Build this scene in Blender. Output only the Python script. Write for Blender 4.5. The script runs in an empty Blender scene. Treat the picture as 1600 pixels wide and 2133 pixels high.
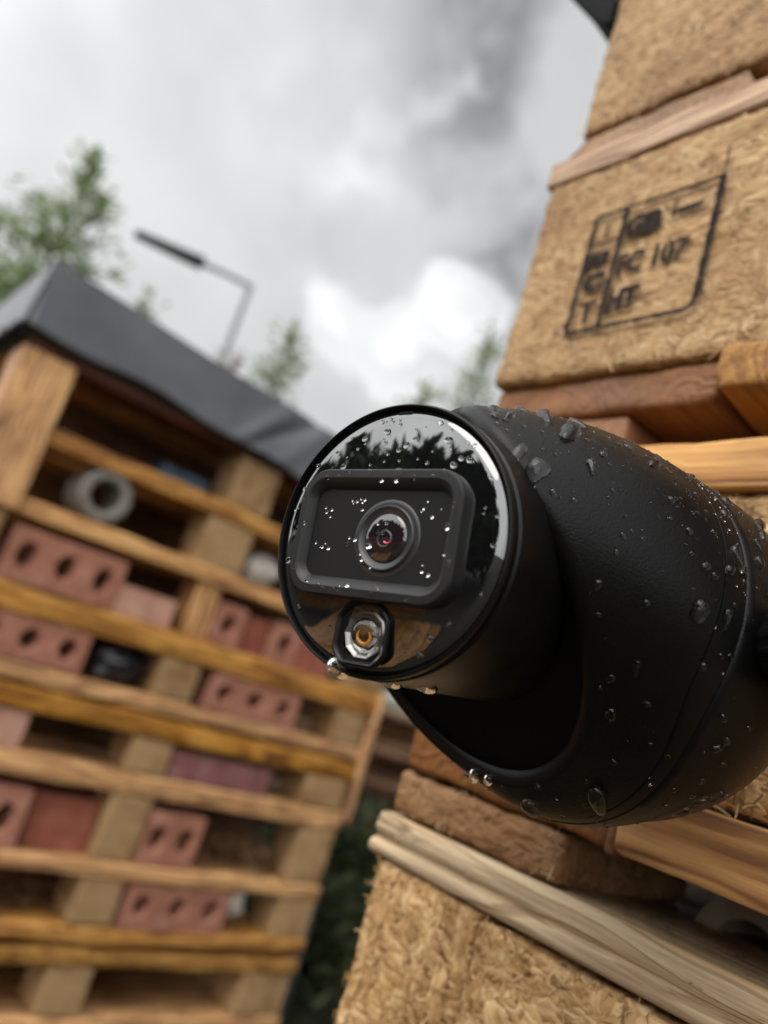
import bpy, math, random
import numpy as np
from mathutils import Matrix, Vector
from math import sin, cos, pi, radians, atan2, sqrt

SC = bpy.context.scene
COL = SC.collection
random.seed(7)
RNG = np.random.default_rng(11)
GZ = -0.90                                   # ground level; the camera lens is the origin

# ------------------------------------------------------------------ camera
R_ = np.array([0.7217, -0.6264, 0.2944]); U_ = np.array([-0.3693, 0.0111, 0.9292]); F_ = np.array([0.5854, 0.7794, 0.2233])
cam = bpy.data.objects.new('camera', bpy.data.cameras.new('camera')); COL.objects.link(cam)
cam.matrix_world = Matrix(((R_[0], U_[0], -F_[0], 0), (R_[1], U_[1], -F_[1], 0), (R_[2], U_[2], -F_[2], 0), (0, 0, 0, 1)))
cd = cam.data
cd.sensor_fit = 'VERTICAL'; cd.sensor_height = 36.0; cd.sensor_width = 27.0
cd.lens = 27.383; cd.clip_start = 0.01; cd.clip_end = 2000
cd.dof.use_dof = True; cd.dof.focus_distance = 0.182; cd.dof.aperture_fstop = 8.6
SC.camera = cam

# ------------------------------------------------------------------ sun, exposure, world
SC.view_settings.view_transform = 'Standard'; SC.view_settings.look = 'None'
SC.view_settings.exposure = 0.20; SC.view_settings.gamma = 1.0
SC.cycles.use_denoising = True
SC.cycles.max_bounces = 10; SC.cycles.transmission_bounces = 10; SC.cycles.transparent_max_bounces = 8
SC.cycles.sample_clamp_indirect = 6.0
SUN_DIR = Vector((-0.62, -0.16, 0.77)).normalized()
sun = bpy.data.objects.new('sun', bpy.data.lights.new('sun', 'SUN')); COL.objects.link(sun)
sun.data.energy = 1.4; sun.data.angle = radians(40); sun.data.color = (1.0, 0.95, 0.87)
sun.rotation_euler = SUN_DIR.to_track_quat('Z', 'Y').to_euler()
SUN_EL = math.asin(SUN_DIR.z); SUN_AZ = atan2(SUN_DIR.x, SUN_DIR.y)


class NT:
    """tiny node-tree writer"""
    def __init__(s, tree): s.t = tree; s.n = tree.nodes; s.l = tree.links
    def node(s, typ, **kw):
        nd = s.n.new(typ)
        for k, v in kw.items(): setattr(nd, k, v)
        return nd
    def put(s, sock, v):
        if hasattr(v, 'is_linked') or isinstance(v, bpy.types.NodeSocket): s.l.new(v, sock)
        else: sock.default_value = v
    def math(s, op, a, b=None, c=None, clamp=False):
        nd = s.node('ShaderNodeMath', operation=op, use_clamp=clamp)
        for i, v in enumerate((a, b, c)):
            if v is not None: s.put(nd.inputs[i], v)
        return nd.outputs[0]
    def vmath(s, op, a, b=None, sc=None):
        nd = s.node('ShaderNodeVectorMath', operation=op)
        s.put(nd.inputs[0], a)
        if b is not None: s.put(nd.inputs[1], b)
        if sc is not None: s.put(nd.inputs['Scale'], sc)
        return nd.outputs['Value'] if op in ('DOT_PRODUCT', 'LENGTH') else nd.outputs[0]
    def noise(s, vec, scale, detail=4, rough=.55, dist=0, color=False):
        nd = s.node('ShaderNodeTexNoise')
        s.put(nd.inputs['Vector'], vec)
        for k, v in (('Scale', scale), ('Detail', detail), ('Roughness', rough), ('Distortion', dist)): s.put(nd.inputs[k], v)
        return nd.outputs['Color' if color else 'Fac']
    def maprange(s, v, a, b, c=0., d=1., kind='SMOOTHSTEP'):
        nd = s.node('ShaderNodeMapRange', interpolation_type=kind)
        for i, x in enumerate((v, a, b, c, d)): s.put(nd.inputs[i], x)
        return nd.outputs[0]
    def ramp(s, v, stops):
        nd = s.node('ShaderNodeValToRGB'); e = nd.color_ramp.elements
        while len(e) < len(stops): e.new(.5)
        for x, (pos, c) in zip(e, stops): x.position = pos; x.color = (*c, 1)
        s.put(nd.inputs[0], v); return nd.outputs[0]
    def mix(s, f, a, b, mode='MIX'):
        nd = s.node('ShaderNodeMix', data_type='RGBA', blend_type=mode)
        s.put(nd.inputs[0], f); s.put(nd.inputs[6], a if not isinstance(a, tuple) else (*a, 1)); s.put(nd.inputs[7], b if not isinstance(b, tuple) else (*b, 1))
        return nd.outputs[2]
    def mapping(s, vec, scale=(1, 1, 1), rot=(0, 0, 0), loc=(0, 0, 0)):
        nd = s.node('ShaderNodeMapping'); s.put(nd.inputs[0], vec)
        nd.inputs['Scale'].default_value = scale; nd.inputs['Rotation'].default_value = rot; s.put(nd.inputs['Location'], loc)
        return nd.outputs[0]
    def bump(s, h, strength, dist):
        nd = s.node('ShaderNodeBump'); s.put(nd.inputs['Height'], h)
        nd.inputs['Strength'].default_value = strength; nd.inputs['Distance'].default_value = dist
        return nd.outputs[0]


world = bpy.data.worlds.new('World'); SC.world = world; world.use_nodes = True
w = NT(world.node_tree); w.n.clear()
D = w.node('ShaderNodeTexCoord').outputs['Generated']
wob = w.vmath('SUBTRACT', w.noise(D, 3.2, 4, .5, 0, True), (.5, .5, .5))
DW = w.vmath('ADD', D, w.vmath('SCALE', wob, sc=.10))
def lobe(d, deg, deg0=0.0, vec=None):
    d = Vector(d).normalized()
    return w.maprange(w.vmath('DOT_PRODUCT', vec if vec is not None else DW, tuple(d)), cos(radians(deg)), cos(radians(deg0)))
# cloud deck: broad soft noise plus the large masses, all by direction
L = w.maprange(w.noise(w.mapping(D, (2.0, 2.0, 3.0)), 1.3, 4, .45, .4), .26, .74, .58, .69)
fine = w.noise(w.mapping(D, (4, 4, 1.8)), 1.8, 3, .45, .3)
L = w.math('ADD', L, w.maprange(fine, .3, .7, -.03, .03))
for d, deg, amt in (((.458, .706, .535), 5.5, .24), ((.418, .712, .565), 6, .17), ((.478, .737, .48), 6.5, .22), ((.37, .725, .585), 8, .14), ((.29, .755, .59), 11, .09), ((.455, .745, .49), 12, .06),
                    ((.11, .886, .451), 18, .08), ((.505, .555, .662), 6, .12), ((.450, .632, .632), 9, -.22), ((.530, .655, .537), 9, -.16), ((.485, .668, .565), 6, -.10), ((.345, .672, .655), 11, -.16), ((.32, .80, .50), 11, -.09), ((.057, .87, .49), 10, -.07)):
    L = w.math('MULTIPLY_ADD', lobe(d, deg), amt, L)
back = w.maprange(w.vmath('DOT_PRODUCT', D, tuple(Vector((-.86, -.02, .42)).normalized())), .05, .93, 1.0, 4.6)
L = w.math('MULTIPLY', L, back)
sep = w.node('ShaderNodeSeparateXYZ'); w.l.new(D, sep.inputs[0])
L = w.math('MULTIPLY', L, w.maprange(sep.outputs[2], -.02, .02, .25, 1.0))
cc = w.node('ShaderNodeCombineColor')
w.put(cc.inputs[0], w.math('MULTIPLY', L, .985)); w.put(cc.inputs[1], L); w.put(cc.inputs[2], w.math('MULTIPLY', L, 1.0))
bgc = w.node('ShaderNodeBackground'); w.l.new(cc.outputs[0], bgc.inputs[0]); bgc.inputs[1].default_value = 1.0
sky = w.node('ShaderNodeTexSky', sky_type='NISHITA', sun_disc=False)
sky.sun_elevation = SUN_EL; sky.sun_rotation = SUN_AZ; sky.altitude = 50
bgs = w.node('ShaderNodeBackground'); w.l.new(sky.outputs[0], bgs.inputs[0]); bgs.inputs[1].default_value = 0.10
mx = w.node('ShaderNodeMixShader'); mx.inputs[0].default_value = 0.95
w.l.new(bgs.outputs[0], mx.inputs[1]); w.l.new(bgc.outputs[0], mx.inputs[2])
w.l.new(mx.outputs[0], w.node('ShaderNodeOutputWorld').inputs[0])


# ------------------------------------------------------------------ materials
def material(name):
    m = bpy.data.materials.new(name); m.use_nodes = True
    t = NT(m.node_tree); bs = [n for n in t.n if n.bl_idname == 'ShaderNodeBsdfPrincipled'][0]
    return m, t, bs

def wood(name, axis, dark, mid, light, rough=.62, ring=1.0, grey=0.0, crack=0.0, wet=0.0, band_amp=.17):
    m, t, b = material(name)
    oc = t.node('ShaderNodeTexCoord').outputs['Object']
    rnd = t.node('ShaderNodeObjectInfo').outputs['Random']
    off = t.node('ShaderNodeCombineXYZ')
    for i in range(3): t.put(off.inputs[i], t.math('MULTIPLY', rnd, 3.7 + 2.1 * i))
    v = t.vmath('ADD', oc, off.outputs[0])
    sc = [26, 26, 26]; sc[axis] = 1.6
    bend = t.vmath('SCALE', t.vmath('SUBTRACT', t.noise(t.mapping(v, tuple(5 if i == axis else 14 for i in range(3))), 1, 3, .5, 0, True), (.5, .5, .5)), sc=.03)
    vv = t.vmath('ADD', v, bend)
    rings = t.noise(t.mapping(vv, tuple(x * ring for x in sc)), 1.0, 3, .5, 1.2)
    band = t.math('SINE', t.math('MULTIPLY', rings, 46.0))
    fs = [420, 420, 420]; fs[axis] = 14
    fib = t.noise(t.mapping(v, tuple(fs)), 1.0, 4, .6)
    tone = t.noise(v, 7.0, 3, .5)
    f = t.math('MULTIPLY_ADD', band, band_amp, t.math('MULTIPLY_ADD', fib, .55, t.math('MULTIPLY', tone, .42)))
    f = t.math('ADD', f, -.02, clamp=True)
    c = t.ramp(f, [(.22, dark), (.47, mid), (.75, light)])
    if grey:
        g = t.maprange(t.noise(t.mapping(v, tuple(3 if i == axis else 22 for i in range(3))), 1.0, 4, .6, .6), .42, .60)
        c = t.mix(t.math('MULTIPLY', g, grey), c, t.ramp(fib, [(.30, (.27, .19, .115)), (.5, (.56, .44, .295)), (.68, (.68, .56, .405))]))
    h = t.math('MULTIPLY_ADD', fib, .6, t.math('MULTIPLY', band, .25))
    if crack:
        cs = [110, 110, 110]; cs[axis] = 3.2
        ck = t.noise(t.mapping(vv, tuple(cs)), 1.0, 4, .65, .8)
        ln = t.maprange(t.math('ABSOLUTE', t.math('SUBTRACT', ck, .5)), 0.0, .011, 1.0, 0.0)
        ln = t.math('MULTIPLY', ln, t.maprange(t.noise(v, 22, 2, .5), .45, .6))
        c = t.mix(t.math('MULTIPLY', ln, crack), c, (.06, .035, .02))
        h = t.math('SUBTRACT', h, t.math('MULTIPLY', ln, 1.4))
        late = t.maprange(band, .72, .98)
        c = t.mix(t.math('MULTIPLY', late, .55), c, (.16, .085, .04)); h = t.math('SUBTRACT', h, t.math('MULTIPLY', late, .5))
    # knots of dirt and per-piece tone
    dirt = t.maprange(t.noise(v, 16, 4, .65), .60, .78)
    c = t.mix(t.math('MULTIPLY', dirt, .45), c, (.12, .07, .035))
    damp = t.maprange(t.noise(t.mapping(v, tuple(4 if i == axis else 11 for i in range(3))), 1.0, 4, .6, .5), .50, .66)
    c = t.mix(t.math('MULTIPLY', damp, .55), c, t.mix(1.0, c, (.42, .34, .28), 'MULTIPLY'))
    hs = t.node('ShaderNodeHueSaturation'); t.put(hs.inputs['Value'], t.math('MULTIPLY_ADD', rnd, .52, .74)); t.put(hs.inputs['Saturation'], t.math('MULTIPLY_ADD', rnd, -.30, 1.10)); t.put(hs.inputs['Color'], c)
    t.put(b.inputs['Base Color'], hs.outputs[0])
    t.put(b.inputs['Roughness'], t.math('SUBTRACT', t.math('MULTIPLY_ADD', fib, .25, rough - .12), t.math('MULTIPLY', damp, .22))); b.inputs['Specular IOR Level'].default_value = .3 + wet
    t.put(b.inputs['Normal'], t.bump(h, .55, .0012))
    return m

PINE = [(.13, .050, .014), (.38, .185, .054), (.60, .35, .13)]
GOLD = [(.13, .044, .009), (.44, .19, .036), (.66, .355, .095)]
PINK = [(.20, .10, .052), (.38, .235, .135), (.50, .34, .21)]
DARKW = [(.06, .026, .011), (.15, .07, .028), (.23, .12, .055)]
REDW = [(.075, .027, .011), (.21, .088, .032), (.31, .15, .06)]
M_pineX = wood('pine_grain_along_x', 0, *PINE)
M_goldX = wood('honey_pine_along_x', 0, *GOLD, wet=.1)
M_goldY = wood('honey_pine_along_y', 1, *GOLD, wet=.1)
M_goldZ = wood('honey_pine_upright', 2, *GOLD, wet=.1)
M_pinkY = wood('pink_pine_along_y', 1, *PINK, ring=1.5)
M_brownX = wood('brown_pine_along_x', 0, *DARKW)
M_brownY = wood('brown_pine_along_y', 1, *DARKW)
M_redX = wood('red_brown_pine_along_x', 0, *REDW, band_amp=.04)
M_pineE = wood('pine_end_grain', 0, *PINE, band_amp=.05)
M_pinkX = wood('pink_pine_end', 0, *PINK, ring=2.2, band_amp=.10)
M_weatherY = wood('weathered_pine_along_y', 1, (.22, .11, .04), (.48, .28, .11), (.62, .41, .19), rough=.7, grey=.78, crack=.9)
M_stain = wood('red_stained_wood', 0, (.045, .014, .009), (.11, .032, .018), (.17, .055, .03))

def chip(name, tint=1.0, brown=0.0, flat=0.0):
    m, t, b = material(name)
    oc = t.node('ShaderNodeTexCoord').outputs['Object']
    rnd = t.node('ShaderNodeObjectInfo').outputs['Random']
    off = t.node('ShaderNodeCombineXYZ')
    for i in range(3): t.put(off.inputs[i], t.math('MULTIPLY', rnd, 2.3 + 1.7 * i))
    v = t.vmath('ADD', oc, off.outputs[0])
    wv = t.vmath('ADD', v, t.vmath('SCALE', t.vmath('SUBTRACT', t.noise(v, 60, 3, .5, 0, True), (.5, .5, .5)), sc=.010))
    cols, hts = [], []
    for rot, sc in (((.5, .3, .2), (440, 440, 105)), ((1.2, .2, -.6), (100, 520, 440)), ((-.5, .9, .4), (480, 110, 480))):
        vo = t.node('ShaderNodeTexVoronoi'); t.put(vo.inputs['Vector'], t.mapping(wv, sc, rot)); vo.inputs['Scale'].default_value = 1.0
        s = t.node('ShaderNodeSeparateColor'); t.l.new(vo.outputs['Color'], s.inputs[0])
        cols.append(s.outputs[0]); hts.append(vo.outputs['Distance'])
    pick = t.maprange(t.noise(v, 95, 2, .5), .46, .54); pick2 = t.maprange(t.noise(t.vmath('ADD', v, (3.1, 1.7, .4)), 85, 2, .5), .47, .55)
    def sel(a): return t.math('ADD', t.math('MULTIPLY', t.math('MULTIPLY_ADD', pick, t.math('SUBTRACT', a[1], a[0]), a[0]), t.math('SUBTRACT', 1.0, pick2)), t.math('MULTIPLY', a[2], pick2))
    f, h = sel(cols), sel(hts)
    c = t.ramp(f, [(0., (.16 * tint, .075 * tint, .026 * tint)), (.2, (.35 * tint, .195 * tint, .078 * tint)), (.6, (.46 * tint, .285 * tint, .125 * tint)), (1., (.60 * tint, .42 * tint, .225 * tint))])
    if flat: c = t.mix(flat, c, (.36 * tint, .228 * tint, .120 * tint))
    pit = t.maprange(t.noise(v, 130, 3, .6), .58, .70)
    c = t.mix(t.math('MULTIPLY', pit, .75 - .45 * flat), c, (.13, .06, .022))
    dirt = t.maprange(t.noise(v, 16, 5, .62), .48, .70)
    c = t.mix(t.math('MULTIPLY', dirt, .55), c, (.22, .115, .045))
    damp = t.maprange(t.noise(t.vmath('ADD', v, (1.3, .2, 2.2)), 8.5, 5, .6, .4), .50, .63)
    c = t.mix(t.math('MULTIPLY', damp, .55), c, t.mix(1.0, c, (.50, .40, .32), 'MULTIPLY'))
    if brown: c = t.mix(brown, c, (.20, .095, .04))
    t.put(b.inputs['Base Color'], c); b.inputs['Roughness'].default_value = .72; b.inputs['Specular IOR Level'].default_value = .25
    hh = t.math('SUBTRACT', t.math('MULTIPLY', h, -.8), t.math('MULTIPLY', pit, .8))
    t.put(b.inputs['Normal'], t.bump(hh, .8, .0012))
    return m
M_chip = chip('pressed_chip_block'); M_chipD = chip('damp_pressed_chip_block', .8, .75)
M_chipU = chip('smooth_pressed_chip_block', .88, 0.0, .34); M_chipG = chip('golden_pressed_chip_block', .98, 0.0, .0)
def flake_mat(name, k=1.0, stops=None):
    m, t, b = material(name)
    g = t.node('ShaderNodeNewGeometry').outputs['Random Per Island']
    t.put(b.inputs['Base Color'], t.ramp(g, stops or [(0., (.20 * k, .095 * k, .032 * k)), (.35, (.42 * k, .24 * k, .088 * k)), (.75, (.55 * k, .355 * k, .155 * k)), (1., (.68 * k, .50 * k, .29 * k))]))
    b.inputs['Roughness'].default_value = .65
    return m
M_flake = flake_mat('wood_strand'); M_flakeD = flake_mat('damp_wood_strand', .5); M_flakeU = flake_mat('smooth_wood_strand', .78); M_flakeG = flake_mat('golden_wood_strand', 1.0, [(0., (.10, .042, .012)), (.35, (.31, .155, .050)), (.78, (.47, .275, .10)), (1., (.64, .45, .25))])

def plastic(name, col, rough, grain=0.0, gscale=1600, spec=.5, coat=0.):
    m, t, b = material(name)
    b.inputs['Base Color'].default_value = (*col, 1); b.inputs['Roughness'].default_value = rough; b.inputs['Specular IOR Level'].default_value = spec
    b.inputs['Coat Weight'].default_value = coat
    if grain:
        oc = t.node('ShaderNodeTexCoord').outputs['Object']
        t.put(b.inputs['Normal'], t.bump(t.noise(oc, gscale, 3, .6), grain, .0003))
        t.put(b.inputs['Roughness'], t.maprange(t.noise(oc, 45, 4, .6), .3, .7, rough - .06, rough + .08))
    return m
M_matte = plastic('matte_black_plastic', (.0035, .0033, .0033), .34, .30, spec=.16)
M_bezel = plastic('bezel_black_plastic', (.013, .013, .0132), .42, .15, 2200, spec=.3)
M_inner = plastic('deep_black_plastic', (.003, .003, .0032), .6, spec=.08)
M_satin = plastic('satin_black_plastic', (.004, .004, .0041), .34, .10, 2200, spec=.2)
M_gloss = plastic('gloss_black_face', (.004, .004, .0045), .03)
M_gloss.node_tree.nodes['Principled BSDF'].inputs['IOR'].default_value = 2.1
M_seam = plastic('seam_black', (.006, .006, .006), .34, spec=.4)
M_cavity = plastic('sensor_cavity_grey', (.012, .0125, .012), .4, spec=.22)
M_lensring = plastic('lens_ring_black', (.02, .02, .021), .35)
M_coated = plastic('coated_lens_element', (.012, .008, .010), .03, spec=1.0)
M_red = plastic('painted_glint_red', (.55, .01, .06), .2, spec=1.0)
m, t, b = material('lens_glass'); b.inputs['Base Color'].default_value = (1, 1, 1, 1); b.inputs['Transmission Weight'].default_value = 1; b.inputs['Roughness'].default_value = .01; b.inputs['IOR'].default_value = 1.48; M_glass = m
m, t, b = material('rain_water'); b.inputs['Base Color'].default_value = (1, 1, 1, 1); b.inputs['Transmission Weight'].default_value = 1; b.inputs['Roughness'].default_value = 0.0; b.inputs['IOR'].default_value = 1.333; M_water = m
m, t, b = material('polished_reflector'); b.inputs['Base Color'].default_value = (.20, .195, .185, 1); b.inputs['Metallic'].default_value = 1; b.inputs['Roughness'].default_value = .34; M_chrome = m
m, t, b = material('amber_phosphor'); b.inputs['Base Color'].default_value = (.62, .24, .02, 1); b.inputs['Roughness'].default_value = .35; M_amber = m
m, t, b = material('steel_staple'); b.inputs['Base Color'].default_value = (.35, .34, .33, 1); b.inputs['Metallic'].default_value = 1; b.inputs['Roughness'].default_value = .45; M_steel = m

m, t, b = material('stamp_ink')
oc = t.node('ShaderNodeTexCoord').outputs['Object']
hole = t.maprange(t.noise(oc, 330, 4, .65), .57, .68)
tr = t.node('ShaderNodeBsdfTransparent'); ms = t.node('ShaderNodeMixShader')
t.put(ms.inputs[0], hole); t.l.new(b.outputs[0], ms.inputs[1]); t.l.new(tr.outputs[0], ms.inputs[2])
t.l.new(ms.outputs[0], [n for n in t.n if n.bl_idname == 'ShaderNodeOutputMaterial'][0].inputs[0])
t.put(b.inputs['Base Color'], t.mix(t.noise(oc, 220, 3, .6), (.010, .009, .010), (.05, .04, .036))); b.inputs['Roughness'].default_value = .9; b.inputs['Specular IOR Level'].default_value = .0; M_ink = m

def brick_mat(name, c1, c2, c3):
    m, t, b = material(name)
    oc = t.node('ShaderNodeTexCoord').outputs['Object']; rnd = t.node('ShaderNodeObjectInfo').outputs['Random']
    off = t.node('ShaderNodeCombineXYZ'); t.put(off.inputs[0], t.math('MULTIPLY', rnd, 9.0)); t.put(off.inputs[2], t.math('MULTIPLY', rnd, 5.0))
    v = t.vmath('ADD', oc, off.outputs[0])
    f = t.math('MULTIPLY_ADD', t.noise(v, 22, 5, .6), .7, t.math('MULTIPLY', t.noise(v, 260, 3, .6), .35))
    t.put(b.inputs['Base Color'], t.ramp(f, [(.3, c1), (.52, c2), (.72, c3)]))
    b.inputs['Roughness'].default_value = .85
    t.put(b.inputs['Normal'], t.bump(t.noise(v, 320, 4, .6), .6, .001)); return m
M_brick = brick_mat('pink_red_brick', (.16, .055, .034), (.31, .125, .078), (.41, .20, .14))
M_brickR = brick_mat('red_brown_brick', (.11, .03, .018), (.25, .07, .04), (.34, .12, .075))
M_brickP = brick_mat('purple_brick', (.10, .036, .038), (.19, .068, .060), (.27, .145, .145))
M_brickS = brick_mat('pale_pink_brick', (.26, .12, .08), (.43, .22, .155), (.5, .30, .22))
m, t, b = material('concrete_pipe'); oc = t.node('ShaderNodeTexCoord').outputs['Object']
t.put(b.inputs['Base Color'], t.ramp(t.noise(oc, 70, 5, .6), [(.3, (.12, .105, .088)), (.7, (.22, .20, .172))])); b.inputs['Roughness'].default_value = .8; t.put(b.inputs['Normal'], t.bump(t.noise(oc, 300, 3), .5, .001)); M_conc = m
m, t, b = material('grey_roof_sheet'); oc = t.node('ShaderNodeTexCoord').outputs['Object']
t.put(b.inputs['Base Color'], t.ramp(t.noise(oc, 9, 5, .6), [(.3, (.065, .070, .080)), (.7, (.105, .11, .122))])); b.inputs['Roughness'].default_value = .42
t.put(b.inputs['Normal'], t.bump(t.noise(oc, 30, 4, .6), .25, .004)); M_tarp = m
M_felt = plastic('black_roofing_felt', (.008, .0085, .009), .85, .5, 400, spec=.1)
M_bag = plastic('black_plastic_bag', (.012, .012, .015), .28, .4, 60)
M_blue = plastic('blue_plastic_sheet', (.014, .034, .06), .5, .3, 80)
M_white = plastic('off_white_fibre', (.34, .30, .26), .7, .5, 200)
M_pale = plastic('pale_clay', (.24, .18, .12), .7, .4, 200)
M_metalgrey = plastic('grey_lamp_metal', (.20, .22, .22), .5)
M_lampdark = plastic('dark_lamp_housing', (.03, .035, .04), .4)
M_hose = plastic('black_rubber', (.012, .012, .013), .5)

def leaf_mat(name, a, c, e):
    m, t, b = material(name)
    g = t.node('ShaderNodeNewGeometry').outputs['Random Per Island']
    t.put(b.inputs['Base Color'], t.ramp(g, [(0., a), (.5, c), (1., e)])); b.inputs['Roughness'].default_value = .5
    tl = t.node('ShaderNodeBsdfTranslucent'); t.l.new(b.inputs['Base Color'].links[0].from_socket, tl.inputs[0])
    ms = t.node('ShaderNodeMixShader'); ms.inputs[0].default_value = .5
    t.l.new(b.outputs[0], ms.inputs[1]); t.l.new(tl.outputs[0], ms.inputs[2])
    t.l.new(ms.outputs[0], [n for n in t.n if n.bl_idname == 'ShaderNodeOutputMaterial'][0].inputs[0]); return m
M_leaf = leaf_mat('fresh_green_needles', (.09, .14, .045), (.16, .23, .08), (.26, .33, .14))
M_leafdk = leaf_mat('dark_green_leaves', (.012, .025, .008), (.03, .055, .014), (.06, .09, .025))
M_weed = leaf_mat('weed_leaves', (.02, .03, .012), (.05, .07, .025), (.11, .13, .055))
M_leafred = leaf_mat('reddish_leaves', (.10, .10, .04), (.26, .14, .09), (.34, .22, .16))
M_grassl = leaf_mat('grass_blade', (.02, .04, .01), (.04, .075, .018), (.08, .11, .035))
M_bark = wood('tree_bark', 2, (.03, .022, .015), (.08, .06, .042), (.13, .10, .075))
m, t, b = material('soil_and_moss'); oc = t.node('ShaderNodeTexCoord').outputs['Object']
f = t.math('MULTIPLY_ADD', t.noise(oc, 1.3, 5, .6), .6, t.math('MULTIPLY', t.noise(oc, 40, 4, .6), .4))
t.put(b.inputs['Base Color'], t.ramp(f, [(.35, (.018, .012, .007)), (.5, (.030, .022, .012)), (.62, (.022, .034, .010))])); b.inputs['Roughness'].default_value = .9
t.put(b.inputs['Normal'], t.bump(t.noise(oc, 60, 4), .6, .02)); M_soil = m


# ------------------------------------------------------------------ mesh helpers
def vnoise(P, freq, seed=0):
    Q = np.asarray(P, float) * freq + seed * 17.13
    I = np.floor(Q).astype(np.int64); Fr = Q - I; Fr = Fr * Fr * (3 - 2 * Fr)
    out = np.zeros(len(Q))
    for dx in (0, 1):
        for dy in (0, 1):
            for dz in (0, 1):
                h = (I[:, 0] + dx) * 374761393 + (I[:, 1] + dy) * 668265263 + (I[:, 2] + dz) * 2147483647 + seed * 1274126177
                h = (h ^ (h >> 13)) * 1274126177; h = (h ^ (h >> 16)) & 0xFFFFFF
                wgt = (Fr[:, 0] if dx else 1 - Fr[:, 0]) * (Fr[:, 1] if dy else 1 - Fr[:, 1]) * (Fr[:, 2] if dz else 1 - Fr[:, 2])
                out += wgt * (h / float(0xFFFFFF))
    return out * 2 - 1

def props(o, label=None, cat=None, group=None, kind=None):
    for k, v in (('label', label), ('category', cat), ('group', group), ('kind', kind)):
        if v: o[k] = v
    return o

def world_origin(o):
    v = np.zeros(3)
    while o is not None: v += np.array(o.location); o = o.parent
    return v

def mesh(name, V, F, mat, parent=None, loc=None, smooth=True, angle=40, fmat=None):
    """link ONE mesh object from world-space vertices; origin at loc (or the parent's origin)"""
    V = np.asarray(V, float)
    base = world_origin(parent) if parent is not None else np.zeros(3)
    org = np.asarray(loc, float) if loc is not None else base
    me = bpy.data.meshes.new(name)
    me.from_pydata((V - org).tolist(), [], [list(map(int, f)) for f in F])
    for mm in (mat if isinstance(mat, (list, tuple)) else [mat]): me.materials.append(mm)
    if fmat is not None: me.polygons.foreach_set('material_index', np.asarray(fmat, dtype=np.int32))
    me.update()
    if smooth:
        me.shade_smooth()
        if angle: me.set_sharp_from_angle(angle=radians(angle))
    o = bpy.data.objects.new(name, me); COL.objects.link(o)
    o.parent = parent; o.location = org - base
    return o

def empty(name, loc, label, cat, group=None):
    o = bpy.data.objects.new(name, None); COL.objects.link(o); o.location = loc; o.empty_display_size = .05
    return props(o, label, cat, group)

def lattice(a, b, n, r):
    r = min(r, (b - a) * .3)
    return np.unique(np.concatenate([[a, a + r * .4, a + r], np.linspace(a + r, b - r, max(2, n)), [b - r * .4, b]]))

def nbox(x0, x1, y0, y1, z0, z1, n=(6, 6, 3), r=.002, amp=.0006, freq=40., seed=0, amp2=0., freq2=8.):
    xs, ys, zs = lattice(x0, x1, n[0], r), lattice(y0, y1, n[1], r), lattice(z0, z1, n[2], r)
    nx, ny, nz = len(xs), len(ys), len(zs)
    idx = -np.ones((nx, ny, nz), int); surf = np.zeros((nx, ny, nz), bool)
    surf[[0, -1]] = 1; surf[:, [0, -1]] = 1; surf[:, :, [0, -1]] = 1
    ii = np.argwhere(surf); idx[surf] = np.arange(len(ii))
    P = np.stack([xs[ii[:, 0]], ys[ii[:, 1]], zs[ii[:, 2]]], 1)
    lo, hi = np.array([x0, y0, z0]), np.array([x1, y1, z1]); rr = np.minimum(r, (hi - lo) * .3)
    core = np.clip(P, lo + rr, hi - rr); d = (P - core); ln = np.linalg.norm(d / rr, axis=1, keepdims=True); ln[ln == 0] = 1
    P = core + d / np.maximum(ln, 1)
    N = d / rr; N /= np.maximum(np.linalg.norm(N, axis=1, keepdims=True), 1e-9)
    if amp: P = P + N * (vnoise(P, freq, seed) * amp + vnoise(P, freq * 2.7, seed + 3) * amp * .5)[:, None]
    if amp2: P = P + np.stack([vnoise(P, freq2, seed + 5), vnoise(P, freq2, seed + 6), vnoise(P, freq2, seed + 7)], 1) * amp2
    Fs = []
    def quads(A, flip):
        q = np.stack([A[:-1, :-1], A[1:, :-1], A[1:, 1:], A[:-1, 1:]], -1).reshape(-1, 4)
        Fs.append(q[:, ::-1] if flip else q)
    quads(idx[0], 1); quads(idx[-1], 0); quads(idx[:, 0], 0); quads(idx[:, -1], 1); quads(idx[:, :, 0], 1); quads(idx[:, :, -1], 0)
    return P, np.concatenate(Fs)

def board(name, x0, x1, y0, y1, z0, z1, mat, parent, n=(8, 8, 2), seed=None, amp=.0008, amp2=.0015, r=.0025, freq=30., freq2=5.):
    V, F = nbox(x0, x1, y0, y1, z0, z1, n, r, amp, freq, random.randint(0, 999) if seed is None else seed, amp2, freq2)
    return mesh(name, V, F, mat, parent, loc=((x0 + x1) / 2, (y0 + y1) / 2, z0))

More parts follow.
